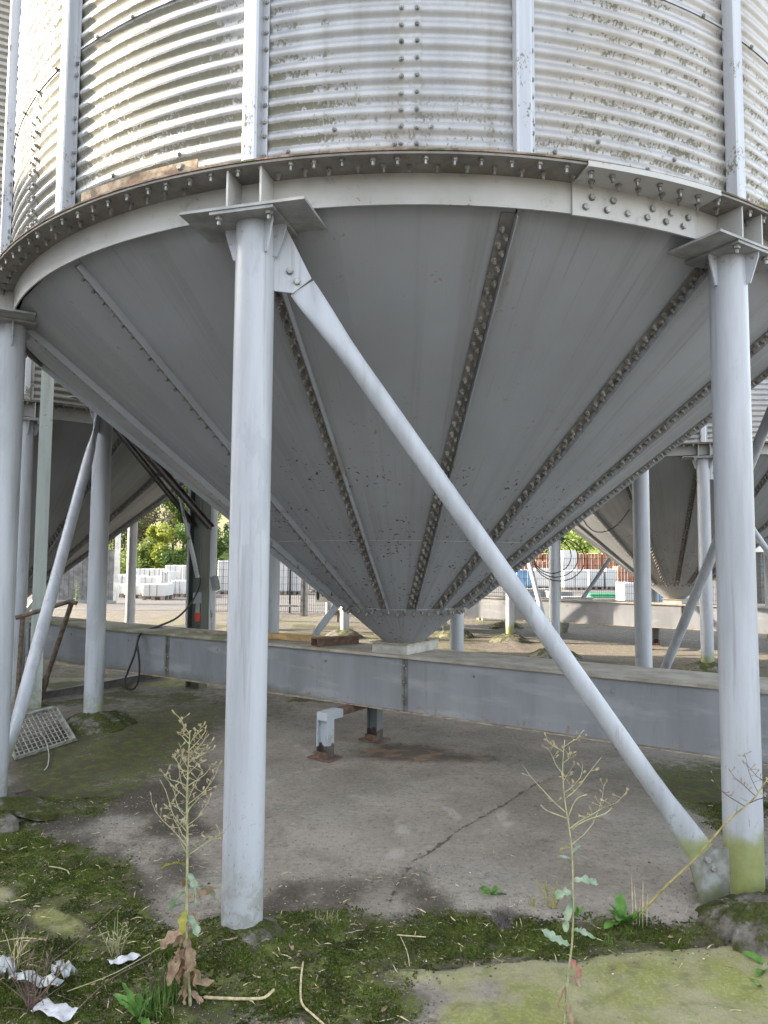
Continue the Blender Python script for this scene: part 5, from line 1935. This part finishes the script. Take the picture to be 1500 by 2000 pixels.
rosette(1218, 1808, 'green dock rosette at the foot of the leaning stalk', 'weed_leaf', 11, .125, .027, 0, 51, (.35, 1.2))
rosette(962, 1748, 'small bright green weed at the edge of the bare concrete', 'weed_leaf', 5, .085, .016, 2, 52, (.25, 1.3))
rosette(1500, 1895, 'green toothed leaf rosette cut by the right picture edge', 'weed_leaf', 7, .13, .024, 4, 53, (.1, .8), az0=.4)
rosette(1485, 1930, 'small green sprig below the toothed rosette', 'weed_leaf', 3, .05, .012, 2, 54, (.2, .9))
rosette(268, 1990, 'green dandelion rosette at the front left', 'weed_leaf', 8, .12, .018, 4, 55, (.4, 1.25))
rosette(1128, 1792, 'small upright green leaves behind the pale lettuce', 'weed_leaf', 4, .06, .010, 0, 56, (.9, 1.4))
# feathery yellowish weed and grey purple dried clump
def fuzzy(px, py, label, mat, n, L, spread, seed, name, thick=.0012, fine=5):
    random.seed(seed)
    b = gat(px, py)
    root = empty(name, tuple(b))
    tag(root, label, 'weed')
    mb = MB()
    for k in range(n):
        a = random.uniform(0, 2 * PI)
        el = random.uniform(PI / 2 - spread, PI / 2)
        l_ = L * random.uniform(.5, 1.1)
        p0 = Vector((random.uniform(-.02, .02), random.uniform(-.015, .015), 0))
        pts = [p0 + dirv(a, el) * l_ * t + Vector((0, 0, -.25 * l_ * t * t * (1 - el / (PI / 2)))) for t in (0, .35, .7, 1)]
        mb.sweep(pts, [thick * 1.4, thick * 1.2, thick, thick * .5], 3)
        for i in range(fine):
            t = random.uniform(.3, 1)
            q = p0 + dirv(a, el) * l_ * t
            e = dirv(random.uniform(0, 2 * PI), random.uniform(.2, 1.1))
            leaf(mb, q, e, l_ * .16, l_ * .022, 0, .3, .2, 0, 2)
    mb.build('foliage', M[mat], root)


fuzzy(1078, 1772, 'feathery yellow green weed left of the pale lettuce', 'yellow_leaf', 9, .12, .5, 61, 'feathery_weed', fine=14)
fuzzy(1040, 1770, 'small feathery sprig beside the grey purple clump', 'yellow_leaf', 6, .06, .7, 62, 'feathery_weed', fine=9)
fuzzy(985, 1815, 'grey purple dried weed clump on the moss', 'purple_weed', 34, .10, .8, 63, 'dried_weed', fine=12)
fuzzy(225, 1870, 'sparse dried weed stalks behind the white paper', 'stalk_pale', 16, .16, .7, 64, 'dried_weed', .0012, 4)
fuzzy(60, 1975, 'tangled dry brown weed stalks at the front left corner', 'twig', 26, .22, 1.1, 65, 'dried_weed', .0016, 3)
fuzzy(300, 1960, 'dry brown twiggy weed beside the dandelion', 'twig', 14, .20, 1.0, 66, 'dried_weed', .0014, 2)


def grass(px, py, label, n, L, seed, mat='grass', spread=.6, wd=.0022):
    random.seed(seed)
    b = gat(px, py)
    root = empty('grass_tuft', tuple(b))
    tag(root, label, 'grass tuft')
    mb = MB()
    for k in range(n):
        p0 = Vector((random.gauss(0, .022), random.gauss(0, .018), -.002))
        leaf(mb, p0, dirv(random.uniform(0, 2 * PI), random.uniform(PI / 2 - spread, PI / 2)), L * random.uniform(.5, 1.15), wd, 0, random.uniform(.3, 1.6), .1, 0, 6)
    mb.build('blades', M[mat], root)


grass(335, 1955, 'fine green grass tuft left of the dried lettuce', 90, .15, 71)
grass(300, 1990, 'fine green grass tuft below the dried lettuce', 60, .12, 72)
grass(1250, 1815, 'dry pale grass stalks standing behind the dock rosette', 5, .20, 73, 'straw', .08, .0030)
grass(640, 1800, 'short dry grass against the foot of the front column', 40, .05, 74, 'stalk_pale', 1.0, .0012)
grass(1190, 1850, 'short grass at the edge of the mossy gutter', 22, .05, 75, 'grass', .8)
grass(30, 1900, 'thin dry grass by the white plastic film', 22, .16, 76, 'straw', 1.2, .0014)
random.seed(77)
b = gnd(146, 1187)
root = empty('sapling', tuple(b))
tag(root, 'single green sapling before the grey board wall', 'sapling')
mb = MB()
mb.sweep([(0, 0, -.02), (.03, 0, .4), (.01, 0, .85)], [.012, .009, .004], 5)
mb.build('stem', M['stalk'], root)
for k in range(22):
    one_leaf(root, 'leaf', 'weed_leaf', (.02, 0, .22 + .029 * k), dirv(k * 2.4, .35), .20 - .005 * k, .030, 0, .7, .2, 0, 5)

# long dry stalks and sticks on the ground
def stick(px, label, r, mat='straw', lift=.012, n=4, name='dry_stalk'):
    mb = MB()
    pts = [gat(*q) + Vector((0, 0, lift)) for q in px]
    mb.sweep(spline(pts, n), r, 5)
    tag(mb.build(name, M[mat], smooth=True), label, 'stalk')


stick([(398, 1955), (440, 1957), (490, 1958), (517, 1955), (535, 1940)], 'thick straw coloured stick lying right of the dried lettuce', .0055)
stick([(592, 1885), (588, 1920), (589, 1965), (612, 1990), (640, 2015)], 'bent straw stalk lying below the front column', .004)
stick([(775, 1832), (800, 1834), (832, 1836)], 'short pale straw on the gutter moss', .003)
stick([(782, 1835), (795, 1865), (800, 1893)], 'thin brown straw crossing the gutter moss', .002)
stick([(130, 1960), (230, 1920), (330, 1860)], 'long thin dry stem slanting over the white paper', .0018, 'stalk_pale', .04)
stick([(60, 1935), (150, 1865), (240, 1780)], 'long thin dry stem at the left of the paper', .0018, 'twig', .05)
stick([(0, 1845), (45, 1838), (90, 1842)], 'pale straw on the moss at the left edge', .002)
stick([(95, 1697), (115, 1700), (130, 1705), (135, 1712)], 'curled pale root on the dark soil', .0035, 'stalk_pale')
stick([(30, 1553), (60, 1545)], 'short grey stick by the leftmost column', .006, 'twig')
stick([(150, 1990), (215, 1930), (290, 1890)], 'brown thin stem lying between paper and dandelion', .0025, 'twig', .03)


# paper and plastic
def sheet(name, px, label, cat, mat, w, d, seed, rz, amp=.02, nx=12, ny=8, lift=.02):
    b = gat(*px)
    X, Y = np.meshgrid(np.linspace(-w / 2, w / 2, nx), np.linspace(-d / 2, d / 2, ny))
    x, y = X.ravel(), Y.ravel()
    h = amp * 2 * (fbm(x / w * 4 + seed, y / w * 4, seed) - .4) + amp * 1.5 * np.abs(((x / w * 2.3 + y / w + seed * .37) % 1) - .5)
    k = 1 + .25 * (fbm(x / w * 5, y / w * 5 + seed, seed + 5) - .5)
    V = np.stack([x * k, y * k, h + lift], 1)
    idx = np.arange(nx * ny).reshape(ny, nx)
    F = np.stack([idx[:-1, :-1], idx[:-1, 1:], idx[1:, 1:], idx[1:, :-1]], -1).reshape(-1, 4)
    o_ = obj(name, np_mesh(name, V, F, M[mat]), loc=tuple(b), rz=rz)
    sm = o_.modifiers.new('thickness', 'SOLIDIFY')
    sm.thickness = .0012
    tag(o_, label, cat)


sheet('paper_scrap', (243, 1886), 'crumpled white paper lying on the moss left of the dried lettuce', 'paper', 'paper', .115, .045, 3, R(32), .012)
sheet('paper_scrap', (105, 1990), 'crumpled white paper cut by the lower picture edge', 'paper', 'paper', .15, .06, 7, R(-24), .016)
sheet('plastic_film', (70, 1932), 'torn greyish plastic film tangled in dry stems', 'plastic film', 'plastic_film', .20, .045, 9, R(-10), .03)
sheet('plastic_film', (125, 1915), 'small upright shred of greyish plastic film', 'plastic film', 'plastic_film', .05, .09, 11, R(60), .04)
sheet('plastic_film', (8, 1910), 'greyish plastic shred at the left picture edge', 'plastic film', 'plastic_film', .06, .10, 13, R(40), .04)

# black cable hung in loops on a far column
cl_ = colpos(7, SILOS['right'])
mb = MB()
for k in range(3):
    o_ = Vector((cl_.x, cl_.y - .10, 1.62 - .03 * k))
    mb.sweep([o_ + Vector((math.cos(t) * (.30 + .05 * k) + (.05 * k - .05), -.02 * k, math.sin(t) * (.28 + .03 * k))) for t in np.linspace(0, 2 * PI, 25)], .008, 5)
mb.sweep(spline([(cl_.x + .15, cl_.y - .1, 3.0), (cl_.x + .12, cl_.y - .1, 2.4), (cl_.x + .1, cl_.y - .12, 1.9)], 5), .009, 5)
mb.sweep(spline([(cl_.x + .15, cl_.y - .1, 3.0), (cl_.x + .5, cl_.y - .1, 2.1), (cl_.x + .9, cl_.y - .1, 2.05), (cl_.x + 1.3, cl_.y, 2.5), (cl_.x + 1.5, cl_.y, 3.0)], 5), .008, 5)
tag(mb.build('cable_loops', M['rubber'], smooth=True), 'black cable hung in loops round the far column before the brick stacks', 'cable')
